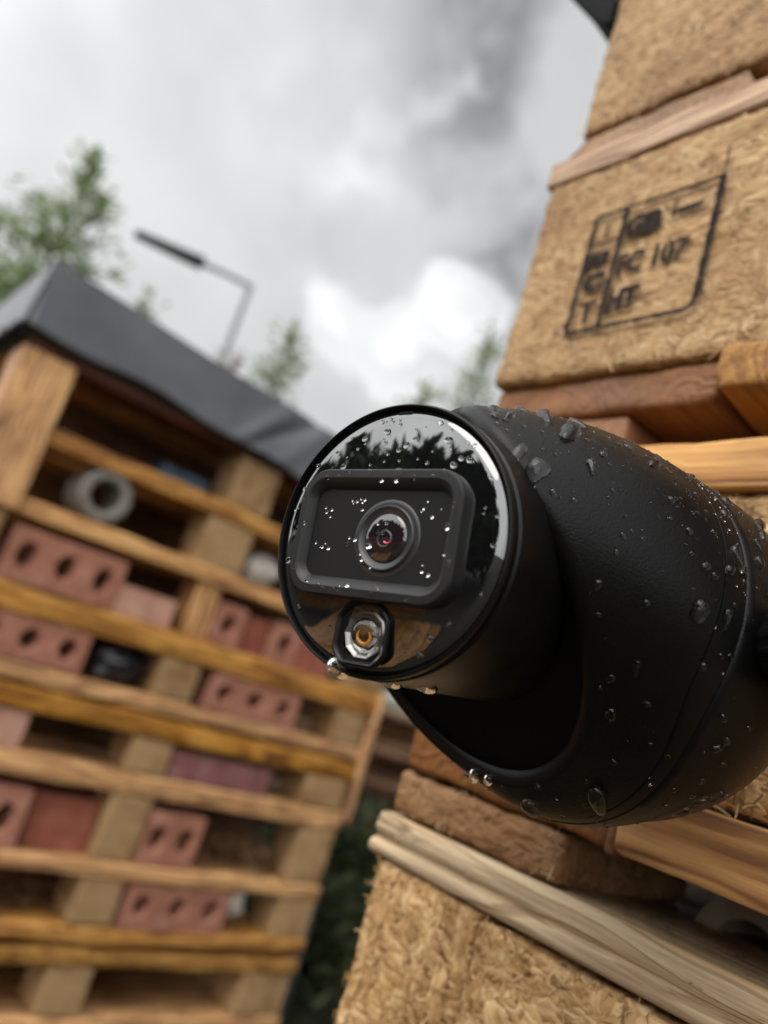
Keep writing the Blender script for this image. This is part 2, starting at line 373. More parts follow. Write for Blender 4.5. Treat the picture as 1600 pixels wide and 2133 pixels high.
def strands(P, N, L, W, lift, seed):
    """thin curled wood strands lying on points P with normals N"""
    g = np.random.default_rng(seed); n = len(P)
    up = np.where(np.abs(N[:, 2:3]) > .9, np.array([[1., 0, 0]]), np.array([[0, 0, 1.]]))
    a = np.cross(N, up); a /= np.linalg.norm(a, axis=1, keepdims=True); b_ = np.cross(N, a)
    th = g.uniform(0, pi, n)[:, None]; t_ = a * np.cos(th) + b_ * np.sin(th); s_ = np.cross(N, t_)
    ln = (L * g.lognormal(0, .45, n))[:, None]; wd = (W * g.lognormal(0, .3, n))[:, None]
    cur = (g.normal(0, .35, n))[:, None] * ln; up1 = (lift * g.uniform(.05, 1.2, n))[:, None]; up2 = (lift * g.uniform(-.6, 1.2, n))[:, None]
    V = []
    for k, q in enumerate((-.5, 0., .5)):
        c = P + t_ * ln * q + s_ * cur * (q * q * 2) + N * (up1 * (1 - abs(q) * 1.2) + up2 * max(q, 0) * 2)
        wk = wd * (.55 if k != 1 else 1.)
        V += [c - s_ * wk * .5, c + s_ * wk * .5]
    V = np.stack(V, 1).reshape(-1, 3); o = np.arange(n)[:, None] * 6
    F = np.concatenate([o + np.array([[0, 1, 3, 2]]), o + np.array([[2, 3, 5, 4]])])
    return V, F

def chip_block(name, x0, x1, y0, y1, z0, z1, parent, n=(30, 50, 40), count=0, mats=(None, None), seed=0, amp=.0009, L=.007, W=.0011, lift=.0009, faces=('x',), r=.003, fq=170.):
    V, F = nbox(x0, x1, y0, y1, z0, z1, n, r, amp, fq, seed, .0008, 25.)
    fm = np.zeros(len(F), int)
    if count:
        g = np.random.default_rng(seed + 50); Ps, Ns = [], []
        for fc in faces:
            k = int(count * {'x': 1, 'y': .35, 'z': .35, 'y0': .35}[fc]); u, v = g.uniform(0, 1, k), g.uniform(0, 1, k)
            if fc == 'x': Ps.append(np.stack([np.full(k, x0), y0 + (y1 - y0) * u, z0 + (z1 - z0) * v], 1)); Ns.append(np.tile([-1., 0, 0], (k, 1)))
            if fc == 'y': Ps.append(np.stack([x0 + (x1 - x0) * u, np.full(k, y1), z0 + (z1 - z0) * v], 1)); Ns.append(np.tile([0, 1., 0], (k, 1)))
            if fc == 'y0': Ps.append(np.stack([x0 + (x1 - x0) * u, np.full(k, y0), z0 + (z1 - z0) * v], 1)); Ns.append(np.tile([0, -1., 0], (k, 1)))
            if fc == 'z': Ps.append(np.stack([x0 + (x1 - x0) * u, y0 + (y1 - y0) * v, np.full(k, z0)], 1)); Ns.append(np.tile([0, 0, -1.], (k, 1)))
        Ps, Ns = np.concatenate(Ps), np.concatenate(Ns)
        kp = vnoise(Ps, 70., seed + 2) + .6 * vnoise(Ps, 190., seed + 4) + .35 * g.normal(0, 1, len(Ps)) > -.05; Ps, Ns = Ps[kp], Ns[kp]
        V2, F2 = strands(Ps, Ns, L, W, lift, seed + 9)
        F = np.concatenate([F, F2 + len(V)]); V = np.concatenate([V, V2]); fm = np.concatenate([fm, np.ones(len(F2), int)])
    return mesh(name, V, F, list(mats), parent, loc=((x0 + x1) / 2, (y0 + y1) / 2, z0), fmat=fm)

def tube(path, rad, nseg=12, caps=True):
    path = np.asarray(path, float); n = len(path); rad = np.broadcast_to(rad, n)
    T = np.gradient(path, axis=0); T /= np.linalg.norm(T, axis=1, keepdims=True)
    ref = np.array([0, 0, 1.]) if abs(T[0, 2]) < .9 else np.array([1., 0, 0])
    A = np.cross(T, ref); A /= np.linalg.norm(A, axis=1, keepdims=True); B = np.cross(T, A)
    th = np.linspace(0, 2 * pi, nseg, endpoint=False)
    V = (path[:, None] + rad[:, None, None] * (np.cos(th)[None, :, None] * A[:, None] + np.sin(th)[None, :, None] * B[:, None])).reshape(-1, 3)
    F = [[i * nseg + j, i * nseg + (j + 1) % nseg, (i + 1) * nseg + (j + 1) % nseg, (i + 1) * nseg + j] for i in range(n - 1) for j in range(nseg)]
    if caps: F += [list(range(nseg))[::-1], [(n - 1) * nseg + j for j in range(nseg)]]
    return V, F

def rings_mesh(rings, close0=False, close1=False):
    """skin a list of rings (n,3)"""
    n = len(rings[0]); V = np.concatenate(rings)
    F = [[i * n + j, i * n + (j + 1) % n, (i + 1) * n + (j + 1) % n, (i + 1) * n + j] for i in range(len(rings) - 1) for j in range(n)]
    if close0: F.append(list(range(n))[::-1])
    if close1: F.append([(len(rings) - 1) * n + j for j in range(n)])
    return V, F

def join(*parts):
    V, F, o = [], [], 0
    for v, f in parts:
        V.append(np.asarray(v)); F += [[int(i) + o for i in q] for q in f]; o += len(v)
    return np.concatenate(V), F


# ================================================================== SETTING
g = 400.
mesh('ground', [(-g, -g, GZ), (g, -g, GZ), (g, g, GZ), (-g, g, GZ)], [(0, 1, 2, 3)], M_soil, smooth=False)['kind'] = 'structure'

def grass(n, x0, x1, y0, y1, seed):
    gr = np.random.default_rng(seed); P = np.stack([gr.uniform(x0, x1, n), gr.uniform(y0, y1, n), np.full(n, GZ)], 1)
    keep = vnoise(P, 1.7, 3) > -.25; P = P[keep]; n = len(P)
    th = gr.uniform(0, 2 * pi, n); d = np.stack([np.cos(th), np.sin(th), 0 * th], 1); h = gr.uniform(.04, .16, n)[:, None]; lean = d * h * gr.uniform(.1, .8, n)[:, None]; wv = np.stack([-np.sin(th), np.cos(th), 0 * th], 1) * .004
    V = np.stack([P - wv, P + wv, P + lean * .4 + [0, 0, 1] * h * .6 + wv * .7, P + lean * .4 + [0, 0, 1] * h * .6 - wv * .7, P + lean + [0, 0, 1] * h], 1).reshape(-1, 3)
    o = np.arange(n)[:, None] * 5
    return V, [list(q) for q in np.concatenate([o + [[0, 1, 2, 3]]])] + [list(q) for q in o + [[3, 2, 4]]]
V, F = grass(26000, .9, 6.5, 1.6, 7.5, 4)
props(mesh('grass', V, F, M_grassl), kind='stuff', label='rough green grass on the ground behind the pallet stacks', cat='grass')


# ================================================================== BUG HOTEL (left stack, front face on the plane y = YL)
YL = 1.5
def jit(a): return random.uniform(-a, a)

def left_pallet(label, deck, blk, bottom, cols, x0=.245, x1=1.283, deckmat=M_goldX, depth=.80, red=False):
    z_low = bottom[0] if bottom else blk[0]
    root = empty('wooden_pallet', (.76, YL + depth / 2, z_low), label, 'pallet', 'wooden pallets of the left stack')
    ys = np.linspace(YL, YL + depth - .1, 5)
    for k, y in enumerate(ys):
        board('deck_board', x0 + jit(.004), x1 + jit(.006), y + (0 if k == 0 else jit(.006)), y + .1, deck[0], deck[1], deckmat if k == 0 else M_pineX, root, n=(26, 4, 2), amp=.0018, amp2=.003, r=.004, freq=18.)
    for k, y in enumerate((YL + .004, YL + .36, YL + .70)):
        for a, b in cols:
            V, F = nbox(a, b, y, y + .095, blk[0] + .001, blk[1] - .001, (6, 6, 6), .004, .0015, 60., random.randint(0, 999), .001, 12.)
            mesh('block', V, F, M_chipU, root, loc=((a + b) / 2, y, blk[0]))
    board('light_stop_board', x0 + .02, x1 - .02, YL + depth + .004, YL + depth + .02, blk[0], blk[1], M_brownX, root, n=(10, 2, 3))  # added board, stops light from behind so the openings stay dark
    board('inner_light_stop', x0 + .02, x1 - .02, YL + .30, YL + .315, blk[0], blk[1], M_brownX, root, n=(10, 2, 3))  # added inner board, darkens the space behind the bricks
    if bottom:
        for k, y in enumerate((YL + .002, YL + .36, YL + .70)):
            board('bottom_board', x0 + .01 + jit(.004), x1 + jit(.006), y, y + .095, bottom[0], bottom[1], M_goldX if k == 0 else M_pineX, root, n=(26, 4, 2), amp=.0018, amp2=.003, r=.004, freq=18.)
    return root
MID = (.71, .80)
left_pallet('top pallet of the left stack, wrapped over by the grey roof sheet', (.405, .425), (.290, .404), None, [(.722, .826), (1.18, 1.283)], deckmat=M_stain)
left_pallet('pallet holding the round concrete pipe, second from the top of the left stack', (.256, .289), (.152, .255), None, [(.70, .812), (1.17, 1.28)])
left_pallet('pallet with three-hole bricks right under the concrete pipe, left stack', (.119, .151), (.002, .118), None, [(.245, .33), (1.17, 1.28)])
left_pallet('left-stack pallet whose lower boards form the upper double line, above the purple brick', (-.048, .001), (-.130, -.049), (-.160, -.131), [MID, (1.18, 1.27)], x1=1.29)
left_pallet('left-stack pallet with the smooth purple brick laid in it', (-.209, -.168), (-.281, -.210), None, [MID, (1.15, 1.272)])
left_pallet('left-stack pallet with a red-brown solid brick left of its middle block', (-.322, -.282), (-.450, -.323), None, [MID, (1.182, 1.28)])
left_pallet('left-stack pallet with a whole three-hole brick right of its middle block near the bottom', (-.480, -.451), (-.570, -.481), (-.600, -.571), [MID, (1.18, 1.283)])
left_pallet('left-stack pallet below the lower double line of boards, holding no bricks', (-.642, -.613), (-.733, -.643), (-.762, -.734), [MID, (1.145, 1.278)], deckmat=M_pineX)
left_pallet('lowest pallet of the left stack, standing on the ground', (-.786, -.764), (-.876, -.787), (-.90, -.877), [MID, (1.145, 1.278)], deckmat=M_pineX)

# upright pieces at the two corners
V, F = nbox(.240, .340, YL - .012, YL + .09, .120, .404, (5, 5, 18), .004, .002, 20., 5, .003, 6.)
props(mesh('corner_post', V, F, M_goldZ, loc=(.29, YL, .12)), 'thick honey-coloured wooden post at the left front corner under the grey roof sheet', 'wooden post')
V, F = nbox(1.286, 1.306, YL - .004, YL + .07, -.302, .012, (3, 5, 18), .003, .0015, 20., 6, .002, 6.)
props(mesh('wooden_batten', V, F, M_goldZ, loc=(1.296, YL, -.302)), 'thin pale upright wooden batten fixed to the right edge of the left pallet stack', 'wooden batten')
V, F = nbox(.731, .786, YL + .01, YL + .09, .003, .117, (4, 4, 8), .003, .001, 40., 8)
props(mesh('wood_offcut', V, F, M_goldZ, loc=(.758, YL + .05, .003)), 'bright orange wood offcut standing between bricks under the second shelf', 'wood offcut')
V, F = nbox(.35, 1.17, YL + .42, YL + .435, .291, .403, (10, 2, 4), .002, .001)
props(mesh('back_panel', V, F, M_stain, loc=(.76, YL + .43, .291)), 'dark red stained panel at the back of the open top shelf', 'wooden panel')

# grey roof sheet
def roof_sheet():
    nx, nt = 110, 40
    xs = np.linspace(.228, 1.36, nx); rows = []
    for k in range(nt):
        q = k / (nt - 1); row = []
        for x in xs:
            zt = .569 - .046 * (x - .234); zb = .430 - .060 * max(0, x - .42) - .004 * sin(x * 23)
            if q < .55:
                s = q / .55; z = zb + (zt - zb) * s
                fold = .010 * math.exp(-((x - .74 - .10 * (s - .5)) / .022) ** 2) - .012 * math.exp(-((x - .78 - .16 * (s - .5)) / .018) ** 2) + .007 * math.exp(-((x - .83 - .10 * (s - .4)) / .02) ** 2)
                y = YL - .020 - .012 * (1 - s) - fold * (1 - s * .5) - .004 * sin(x * 14 + s * 3)
            else:
                s = (q - .55) / .45; y = YL - .022 + s * .90; z = zt - .012 * s - .004 * sin(s * 9 + x * 6) * s - .004 * (s < .05)
            row.append((x, y, z))
        rows.append(row)
    V = np.array(rows).reshape(-1, 3); F = [[k * nx + i, k * nx + i + 1, (k + 1) * nx + i + 1, (k + 1) * nx + i] for k in range(nt - 1) for i in range(nx - 1)]
    ny, nz = 50, 14; W = []
    for j in range(nz):
        s = j / (nz - 1)
        for i in range(ny):
            y = YL - .020 - .012 * s + .9 * i / (ny - 1)
            z = .569 - .012 * i / (ny - 1) - (.138 + .015 * sin(i * .5)) * s
            W.append((.229 - .010 * s - .006 * sin(i * .9) * s, y, z))
    G = [[j * ny + i, j * ny + i + 1, (j + 1) * ny + i + 1, (j + 1) * ny + i] for j in range(nz - 1) for i in range(ny - 1)]
    return join((V, F), (W, G))
V, F = roof_sheet()
tp = mesh('roof_sheet', V, F, M_tarp, loc=(.79, YL + .4, .43), angle=60)
sm = tp.modifiers.new('solid', 'SOLIDIFY'); sm.thickness = .002
props(tp, 'creased grey plastic roof sheet draped over the top of the left pallet stack', 'roof sheet')
V, F = tube([(.222, YL - .02, .425), (.222, YL + .4, .418), (.222, YL + .85, .41)], .012, 10)  # dark underside of the sheet put in as a black strip
props(mesh('roof_underside_strip', V, F, M_felt, loc=(.222, YL, .41)), 'black strip added for the dark underside of the grey roof sheet on its left side', 'underside strip')

# bricks
def brick_geo(wd, ht, dp, holes):
    V, F = [], []
    n = 28
    cells = max(1, holes); cw = wd / cells; ring_i = []
    ths = [2 * pi * k / n + pi / n for k in range(n)]
    for ca in (atan2(ht, cw), pi - atan2(ht, cw), pi + atan2(ht, cw), 2 * pi - atan2(ht, cw)):
        kk = min(range(n), key=lambda q: abs(ths[q] - ca)); ths[kk] = ca
    for side in (0, 1):
        y = 0 if side == 0 else dp
        for c in range(cells):
            cx = -wd / 2 + cw * (c + .5); o = len(V)
            hx, hz = .0165, ht * .235
            for k in range(n):
                th = ths[k]
                dx, dz = cos(th), sin(th); sc = 1 / max(abs(dx) / (cw / 2), abs(dz) / (ht / 2))
                V.append((cx + dx * sc, y, dz * sc))
            for inset, yy in ((1.16, y), (1.0, y + (.005 if side == 0 else -.005))):
                for k in range(n):
                    th = ths[k]
                    V.append((cx + hx * inset * cos(th), yy, hz * inset * sin(th)))
            for k in range(n):
                k2 = (k + 1) % n
                a = [[o + k, o + k2, o + n + k2, o + n + k], [o + n + k, o + n + k2, o + 2 * n + k2, o + 2 * n + k]]
                if not holes: a = [[o + k, o + k2, o + n + k2, o + n + k]]
                F += [q if side == 0 else q[::-1] for q in a]
            if not holes: F.append([o + n + k for k in range(n)] if side == 0 else [o + n + k for k in range(n)][::-1])
            ring_i.append(o)
    half = len(ring_i) // 2
    if holes:
        for c in range(half):
            a, b = ring_i[c] + 2 * n, ring_i[c + half] + 2 * n
            for k in range(n): k2 = (k + 1) % n; F.append([a + k, a + k2, b + k2, b + k])
    r_ = .003
    o = len(V); pts = []
    for sx, sz in ((1, -1), (1, 1), (-1, 1), (-1, -1)): pts.append((sx * wd / 2, sz * ht / 2))
    for (px, pz) in pts: V += [(px, 0, pz), (px, dp, pz)]
    for k in range(4): a, b = o + 2 * k, o + 2 * ((k + 1) % 4); F.append([a, b, b + 1, a + 1])
    return np.array(V, float), F
def brick(label, x0, x1, z0, z1, mat, holes=3, dy=.004, dp=.065, tilt=0., yaw=0.):
    V, F = brick_geo(x1 - x0, z1 - z0, dp, holes)
    V = V + np.stack([vnoise(V, 45, 1), vnoise(V, 45, 2), vnoise(V, 45, 3)], 1) * .0012
    V[:, 2] += (z1 - z0) / 2
    o = mesh('brick', V, F, mat, loc=(0, 0, 0), angle=35)
    o.location = ((x0 + x1) / 2, YL + dy, z0 + .0005); o.rotation_euler = (0, tilt, yaw)
    return props(o, label, 'brick', 'bricks stored in the left pallet stack')
brick('three-hole brick standing just below the round concrete pipe', .352, .572, .003, .100, M_brick)
brick('pale solid brick lying low right of the three-hole brick below the pipe', .574, .694, .003, .060, M_brickS, 0, .002, .10)
brick('brick showing one hole, right beside the bright orange wood offcut', .790, .862, .003, .092, M_brick, 1)
brick('dark solid brick set back between two holed bricks right of the orange offcut', .866, .940, .003, .085, M_brickR, 0, .03)
brick('one-hole brick tucked right behind the lower edge of the security camera', .944, 1.012, .003, .092, M_brick, 1, .004)
brick('plain brick end farthest right on the shelf of the orange offcut', 1.016, 1.12, .003, .080, M_brickR, 0, .01)
brick('three-hole brick at the far left beside the black plastic bag', .342, .558, -.129, -.05, M_brick)
brick('three-hole brick right of the middle block, level with the black plastic bag', .834, 1.066, -.129, -.05, M_brick)
brick('plain pale pink brick alone at the left edge, above the yellow-brown shelf', .30, .503, -.280, -.214, M_brickS, 0)
brick('smooth solid purple brick lying right of the middle block', .806, 1.050, -.280, -.224, M_brickP, 0)
brick('holed brick cut by the left picture edge, beside the red-brown solid brick', .345, .562, -.449, -.345, M_brick)
brick('red-brown solid brick set back left of the middle block', .578, .704, -.449, -.352, M_brickR, 0, .03)
brick('short brick with two holes right of the middle block', .803, .930, -.449, -.346, M_brick, 2)
brick('brick corner peeking in at the left picture edge near the bottom', .335, .545, -.569, -.488, M_brick)
brick('three-hole brick lowest in the picture, beside white fluff', .812, 1.052, -.569, -.484, M_brick)

# concrete pipe
def pipe_geo(c, ro, ri, y0, y1, n=48):
    th = np.linspace(0, 2 * pi, n, endpoint=False); u = np.stack([np.cos(th), 0 * th, np.sin(th)], 1)
    prof = [(ro, y1), (ro, y0 + .006), (ro - .006, y0), (ri + .006, y0), (ri, y0 + .006), (ri, y1), (ro, y1)]
    return rings_mesh([np.array([c[0], y, c[1]]) + u * r for r, y in prof])
V, F = pipe_geo((.482, .2055), .0525, .030, YL + .004, YL + .10)
props(mesh('concrete_pipe', V, F, M_conc, loc=(.482, YL, .1525)), 'thick-walled grey round concrete pipe lying open end forward on the second shelf', 'pipe')
# fillings
def lumps(c, s, seed, n=20, rough=.35):
    th = np.linspace(0, 2 * pi, n, endpoint=False); rings = []
    for k in range(1, 12):
        ph = pi * k / 12; P = np.stack([np.sin(ph) * np.cos(th), np.sin(ph) * np.sin(th), np.full(n, -np.cos(ph))], 1)
        P = P * (1 + rough * vnoise(P, 1.7, seed) + rough * .5 * vnoise(P, 4.1, seed + 1))[:, None]
        P[:, 2] = np.maximum(P[:, 2], -.92); rings.append(P * s + c)
    return rings_mesh(rings, True, True)
V, F = lumps(np.array([.635, YL + .07, -.092]), np.array([.062, .06, .037]), 3)
props(mesh('plastic_bag', V, F, M_bag, loc=(.635, YL + .07, -.129)), 'crumpled shiny black plastic bag stuffed beside the middle block', 'plastic bag')
V, F = nbox(.575, .684, YL + .03, YL + .16, .2905, .318, (14, 8, 4), .004, .003, 45., 4, .004, 14.)
props(mesh('plastic_sheet', V, F, M_blue, loc=(.63, YL + .1, .2905)), 'folded dark blue plastic sheet on the open top shelf', 'plastic sheet')
V, F = lumps(np.array([.875, YL + .05, .188]), np.array([.045, .04, .038]), 8)
props(mesh('fibre_wad', V, F, M_white, loc=(.875, YL + .05, .152)), 'off-white wad of fibre on the pipe shelf right of the chip block', 'fibre')
V, F = lumps(np.array([1.075, YL + .02, -.515]), np.array([.020, .02, .024]), 12, 20, .5)
props(mesh('fibre_wad', V, F, M_white, loc=(1.075, YL + .02, -.54)), 'small white fluff tuft right of the lowest three-hole brick', 'fibre')
V, F = strands(np.stack([RNG.uniform(.95, 1.17, 260), RNG.uniform(YL + .03, YL + .2, 260), RNG.uniform(-.445, -.38, 260)], 1), np.tile([0, -.3, 1.], (260, 1)), .07, .004, .01, 31)
props(mesh('twig_bundle', V, F, M_brownX, loc=(1.06, YL + .1, -.449)), 'tangle of dry brown twigs and leaves right of the two-hole brick', 'twigs', kind='stuff')
V, F = strands(np.stack([RNG.uniform(.40, .70, 200), RNG.uniform(YL + .05, YL + .25, 200), RNG.uniform(-.57, -.53, 200)], 1), np.tile([0, -.3, 1.], (200, 1)), .08, .004, .012, 32)
props(mesh('straw_filling', V, F, M_brownX, loc=(.55, YL + .1, -.569)), 'dry brown straw left of the middle block near the bottom', 'straw', kind='stuff')

# darker stack of pallets beyond, between the two stacks
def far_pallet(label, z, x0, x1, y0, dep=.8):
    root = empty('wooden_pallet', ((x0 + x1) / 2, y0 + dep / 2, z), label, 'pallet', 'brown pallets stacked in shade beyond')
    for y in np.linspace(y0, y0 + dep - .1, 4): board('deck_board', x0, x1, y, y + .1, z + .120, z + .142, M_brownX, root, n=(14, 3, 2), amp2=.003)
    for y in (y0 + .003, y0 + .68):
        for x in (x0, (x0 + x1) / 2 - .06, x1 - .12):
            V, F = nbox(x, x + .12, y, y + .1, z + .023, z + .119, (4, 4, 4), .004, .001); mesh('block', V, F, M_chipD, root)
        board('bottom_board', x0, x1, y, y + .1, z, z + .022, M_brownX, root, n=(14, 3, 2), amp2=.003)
    board('light_stop_board', x0, x1, y0 + .30, y0 + .315, z + .022, z + .12, M_brownX, root, n=(10, 2, 3))  # added board, blocks light and view through the pile
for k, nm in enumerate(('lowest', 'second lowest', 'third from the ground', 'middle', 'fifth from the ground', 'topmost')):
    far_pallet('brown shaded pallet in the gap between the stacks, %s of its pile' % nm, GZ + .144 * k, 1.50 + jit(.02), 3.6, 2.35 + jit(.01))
V, F = tube([(1.36, 1.62, GZ + .02), (1.40, 1.66, GZ + .16), (1.43, 1.70, GZ + .36), (1.41, 1.76, GZ + .44), (1.36, 1.80, GZ + .30), (1.34, 1.84, GZ + .02)], .022, 14)
props(mesh('rubber_hose', V, F, M_hose, loc=(1.38, 1.7, GZ)), 'thick black rubber hose looped on the ground by the left stack', 'hose')


# ================================================================== RIGHT STACK (front face on the plane x = XR)
XR = .235
GRP = 'weathered pallets of the right stack'
P1 = empty('wooden_pallet', (.63, -.14, .281), 'upper pallet of the right stack, above the stamped one, its foot board end chamfered', 'pallet', GRP)
P2 = empty('wooden_pallet', (.63, -.14, .1365), 'pallet of the right stack whose corner block carries the black treatment stamp', 'pallet', GRP)
P3 = empty('wooden_pallet', (.63, -.14, -.0415), 'pallet of the right stack directly behind the black security camera', 'pallet', GRP)
P4 = empty('wooden_pallet', (.63, -.14, -.20), 'pallet of the right stack with the cracked grey-edged top board in the lower right', 'pallet', GRP)
P5 = empty('wooden_pallet', (.63, -.14, GZ), 'ground-level pallet hidden low in the right stack', 'pallet', GRP)
CH = (M_chip, M_flake); CU = (M_chipU, M_flakeU); CG = (M_chipG, M_flakeG); CD = (M_chipD, M_flakeD)
# upper pallet
chip_block('block', XR + .004, XR + .10, .118, .2545, .3015, .401, P1, (24, 60, 44), 800, CU, 21, amp=.0007, faces=('x', 'y', 'z'), L=.0045, W=.0006, lift=.0003)
chip_block('block', XR + .004, XR + .10, -.50, -.37, .3015, .401, P1, (8, 10, 8), 0, CH, 22)
def chamfer_board(name, x0, x1, ya, yb, z0, z1, ca, cb, mat, parent, seed):
    """a board lying along x whose end shows; its long top edges are chamfered by ca, cb"""
    V, F = nbox(x0, x1, ya, yb, z0, z1, (30, 30, 8), .0015, .0005, 160., seed, .0006, 20.)
    q = np.clip((V[:, 2] - z0) / (z1 - z0), 0, 1)
    lim_a = ya + ca * q; lim_b = yb - cb * q
    V[:, 1] = np.clip(V[:, 1], lim_a, lim_b)
    return mesh(name, V, F, mat, parent, loc=((x0 + x1) / 2, (ya + yb) / 2, z0), angle=30)
chamfer_board('bottom_board', XR + .006, XR + .75, .1585, .2695, .2842, .3005, .008, .021, M_pinkX, P1, 31)
chamfer_board('bottom_board', XR + .012, XR + .75, -.48, -.37, .2842, .3005, .01, .01, M_pineX, P1, 33)
board('stringer_board', XR + .012, XR + .11, -.52, .1565, .3005, .3225, M_goldY, P1, n=(6, 30, 3), amp=.0009)
for y in (-.5, -.31, -.13, .05, .16): board('deck_board', XR + .002, XR + .76, y, y + .11, .4025, .422, M_pineX, P1, n=(12, 4, 2))
# stamped pallet
board('deck_board', XR - .001, XR + .10, -.52, .2625, .2690, .2832, M_pinkY, P2, n=(8, 60, 4), amp=.0006, amp2=.0008, r=.0015, freq=90.)
for x in (.42, .60, .78): board('deck_board', x, x + .10, -.52, .262, .2690, .2832, M_pinkY, P2, n=(4, 14, 2))
chip_block('block', XR, XR + .10, .085, .2600, .1556, .2686, P2, (28, 80, 56), 1100, CU, 41, amp=.0007, faces=('x', 'y', 'z'), L=.0045, W=.0006, lift=.0003)
chip_block('block', XR + .003, XR + .10, -.50, -.36, .1556, .2686, P2, (8, 10, 8), 0, CH, 42)
chip_block('block', .62, .72, .13, .255, .1556, .2686, P2, (8, 10, 8), 0, CH, 43)
board('bottom_board', XR + .004, XR + .75, .1480, .2610, .1375, .1550, M_redX, P2, n=(24, 24, 5), amp=.0008, freq=90.)
board('bottom_board', XR - .004, XR + .70, .030, .1440, .1365, .1545, M_pineE, P2, n=(24, 24, 5), amp=.0016, freq=110.)
board('stringer_board', XR + .006, XR + .09, .1835, .2600, .1195, .1370, M_redX, P2, n=(10, 12, 4), amp=.001)
# pallet behind the camera
board('deck_board', XR - .002, XR + .095, -.52, .2620, .1000, .1188, M_goldY, P3, n=(8, 70, 5), amp=.0007, freq=80., amp2=.001)
for x in (.42, .60, .78): board('deck_board', x, x + .10, -.52, .262, .1000, .1188, M_goldY, P3, n=(4, 14, 2))
chip_block('block', XR + .002, XR + .10, -.02, .142, -.0008, .0995, P3, (24, 80, 50), 3200, CG, 51, faces=('x', 'z'), L=.0036, W=.0005, lift=.0006)
chip_block('block', XR + .002, XR + .10, .165, .2580, -.0008, .0995, P3, (20, 40, 44), 500, CH, 52, faces=('x', 'y'))
chip_block('block', XR + .002, XR + .10, -.50, -.36, -.0008, .0995, P3, (8, 10, 8), 0, CH, 53)
board('bottom_board', XR + .002, XR + .42, .1440, .2500, -.0240, -.0016, M_redX, P3, n=(20, 24, 5), amp=.0009, freq=80.)
board('bottom_board', XR - .010, XR + .42, -.40, .1405, -.0222, -.0020, M_goldY, P3, n=(10, 70, 6), amp=.0005, freq=60., amp2=.0012, r=.003)
chip_block('block', XR + .003, XR + .09, .1650, .2500, -.0414, -.0246, P3, (20, 50, 14), 260, CD, 54, faces=('x', 'y0'), L=.004, W=.0007, lift=.0006)
# lower pallet: cracked board with a rolled lower edge
def rolled_board():
    ys = np.linspace(-.52, .2520, 260); prof = []
    z0, z1 = -.0585, -.0420
    for a in np.linspace(-pi / 2, pi / 2, 9): prof.append((XR + .0015 - .0035 * cos(a), z0 + .0032 + .0032 * sin(a)))
    prof += [(XR + .0016, z0 + .0070), (XR + .0002, z0 + .0084), (XR - .0006, z0 + .0105), (XR - .0002, z0 + .0128), (XR + .0004, z1 - .0012), (XR + .0016, z1 - .0001), (XR + .004, z1)]
    prof += [(XR + .03, z1 + .0002), (XR + .06, z1), (XR + .097, z1), (XR + .10, z1 - .003), (XR + .10, z0 + .003), (XR + .097, z0), (XR + .05, z0)]
    prof = np.array(prof); n = len(prof)
    rings = []
    for y in ys:
        P = np.stack([prof[:, 0], np.full(n, y), prof[:, 1]], 1)
        d = vnoise(P * [1, .35, 1], 120, 3) * .0006 + vnoise(P * [1, .2, 1], 38, 5) * .0007
        P[:, 0] += d; P[:, 2] += vnoise(P * [.3, .2, 1], 60, 9) * .0004
        P[:, 2] += .0010 * sin(y * 17)
        rings.append(P)
    return rings_mesh(rings, True, True)
V, F = rolled_board(); mesh('deck_board', V, F, M_weatherY, P4, loc=(XR + .05, -.13, -.058), angle=50)
for x in (.345, .455): board('deck_board', x, x + .095, -.52, .25, -.0585, -.0425, M_weatherY, P4, n=(6, 30, 3), amp=.0012)
chip_block('block', XR + .001, XR + .10, .1905, .2470, -.1555, -.0600, P4, (28, 60, 70), 1500, CG, 61, amp=.0007, faces=('x', 'y'), L=.0036, W=.0005, lift=.0003)
chip_block('block', XR - .0005, XR + .10, .085, .1893, -.1555, -.0606, P4, (28, 90, 70), 4200, CG, 65, amp=.0009, faces=('x',), L=.0030, W=.00036, lift=.0005)
chip_block('block', XR + .001, XR + .10, -.06, .0835, -.1555, -.0600, P4, (20, 60, 44), 5000, CG, 62, faces=('x',), L=.0034, W=.00042, lift=.0006)
chip_block('block', XR + .003, XR + .10, -.50, -.36, -.1555, -.0600, P4, (8, 10, 8), 0, CH, 63)
board('bottom_board', XR + .002, XR + .10, -.52, .2490, -.1765, -.1562, M_weatherY, P4, n=(8, 40, 4))
chip_block('block', XR + .001, XR + .10, .085, .2520, -.2000, -.1770, P4, (10, 30, 10), 900, CH, 64)
# pallet stack below, down to the ground
for a in (-.50, -.20, .11):
    for x in (XR + .003, .58, .88): chip_block('block', x, x + .10, a, a + .135, GZ + .024, -.235, P5, (6, 8, 12), 0, CH, 71)
for x in (XR, .42, .60, .78): board('deck_board', x, x + .11, -.52, .25, -.234, -.2005, M_pinkY, P5, n=(4, 14, 2))
for y in (-.50, -.20, .11): board('bottom_board', XR, 1.0, y, y + .12, GZ, GZ + .0235, M_pineX, P5, n=(14, 4, 2))

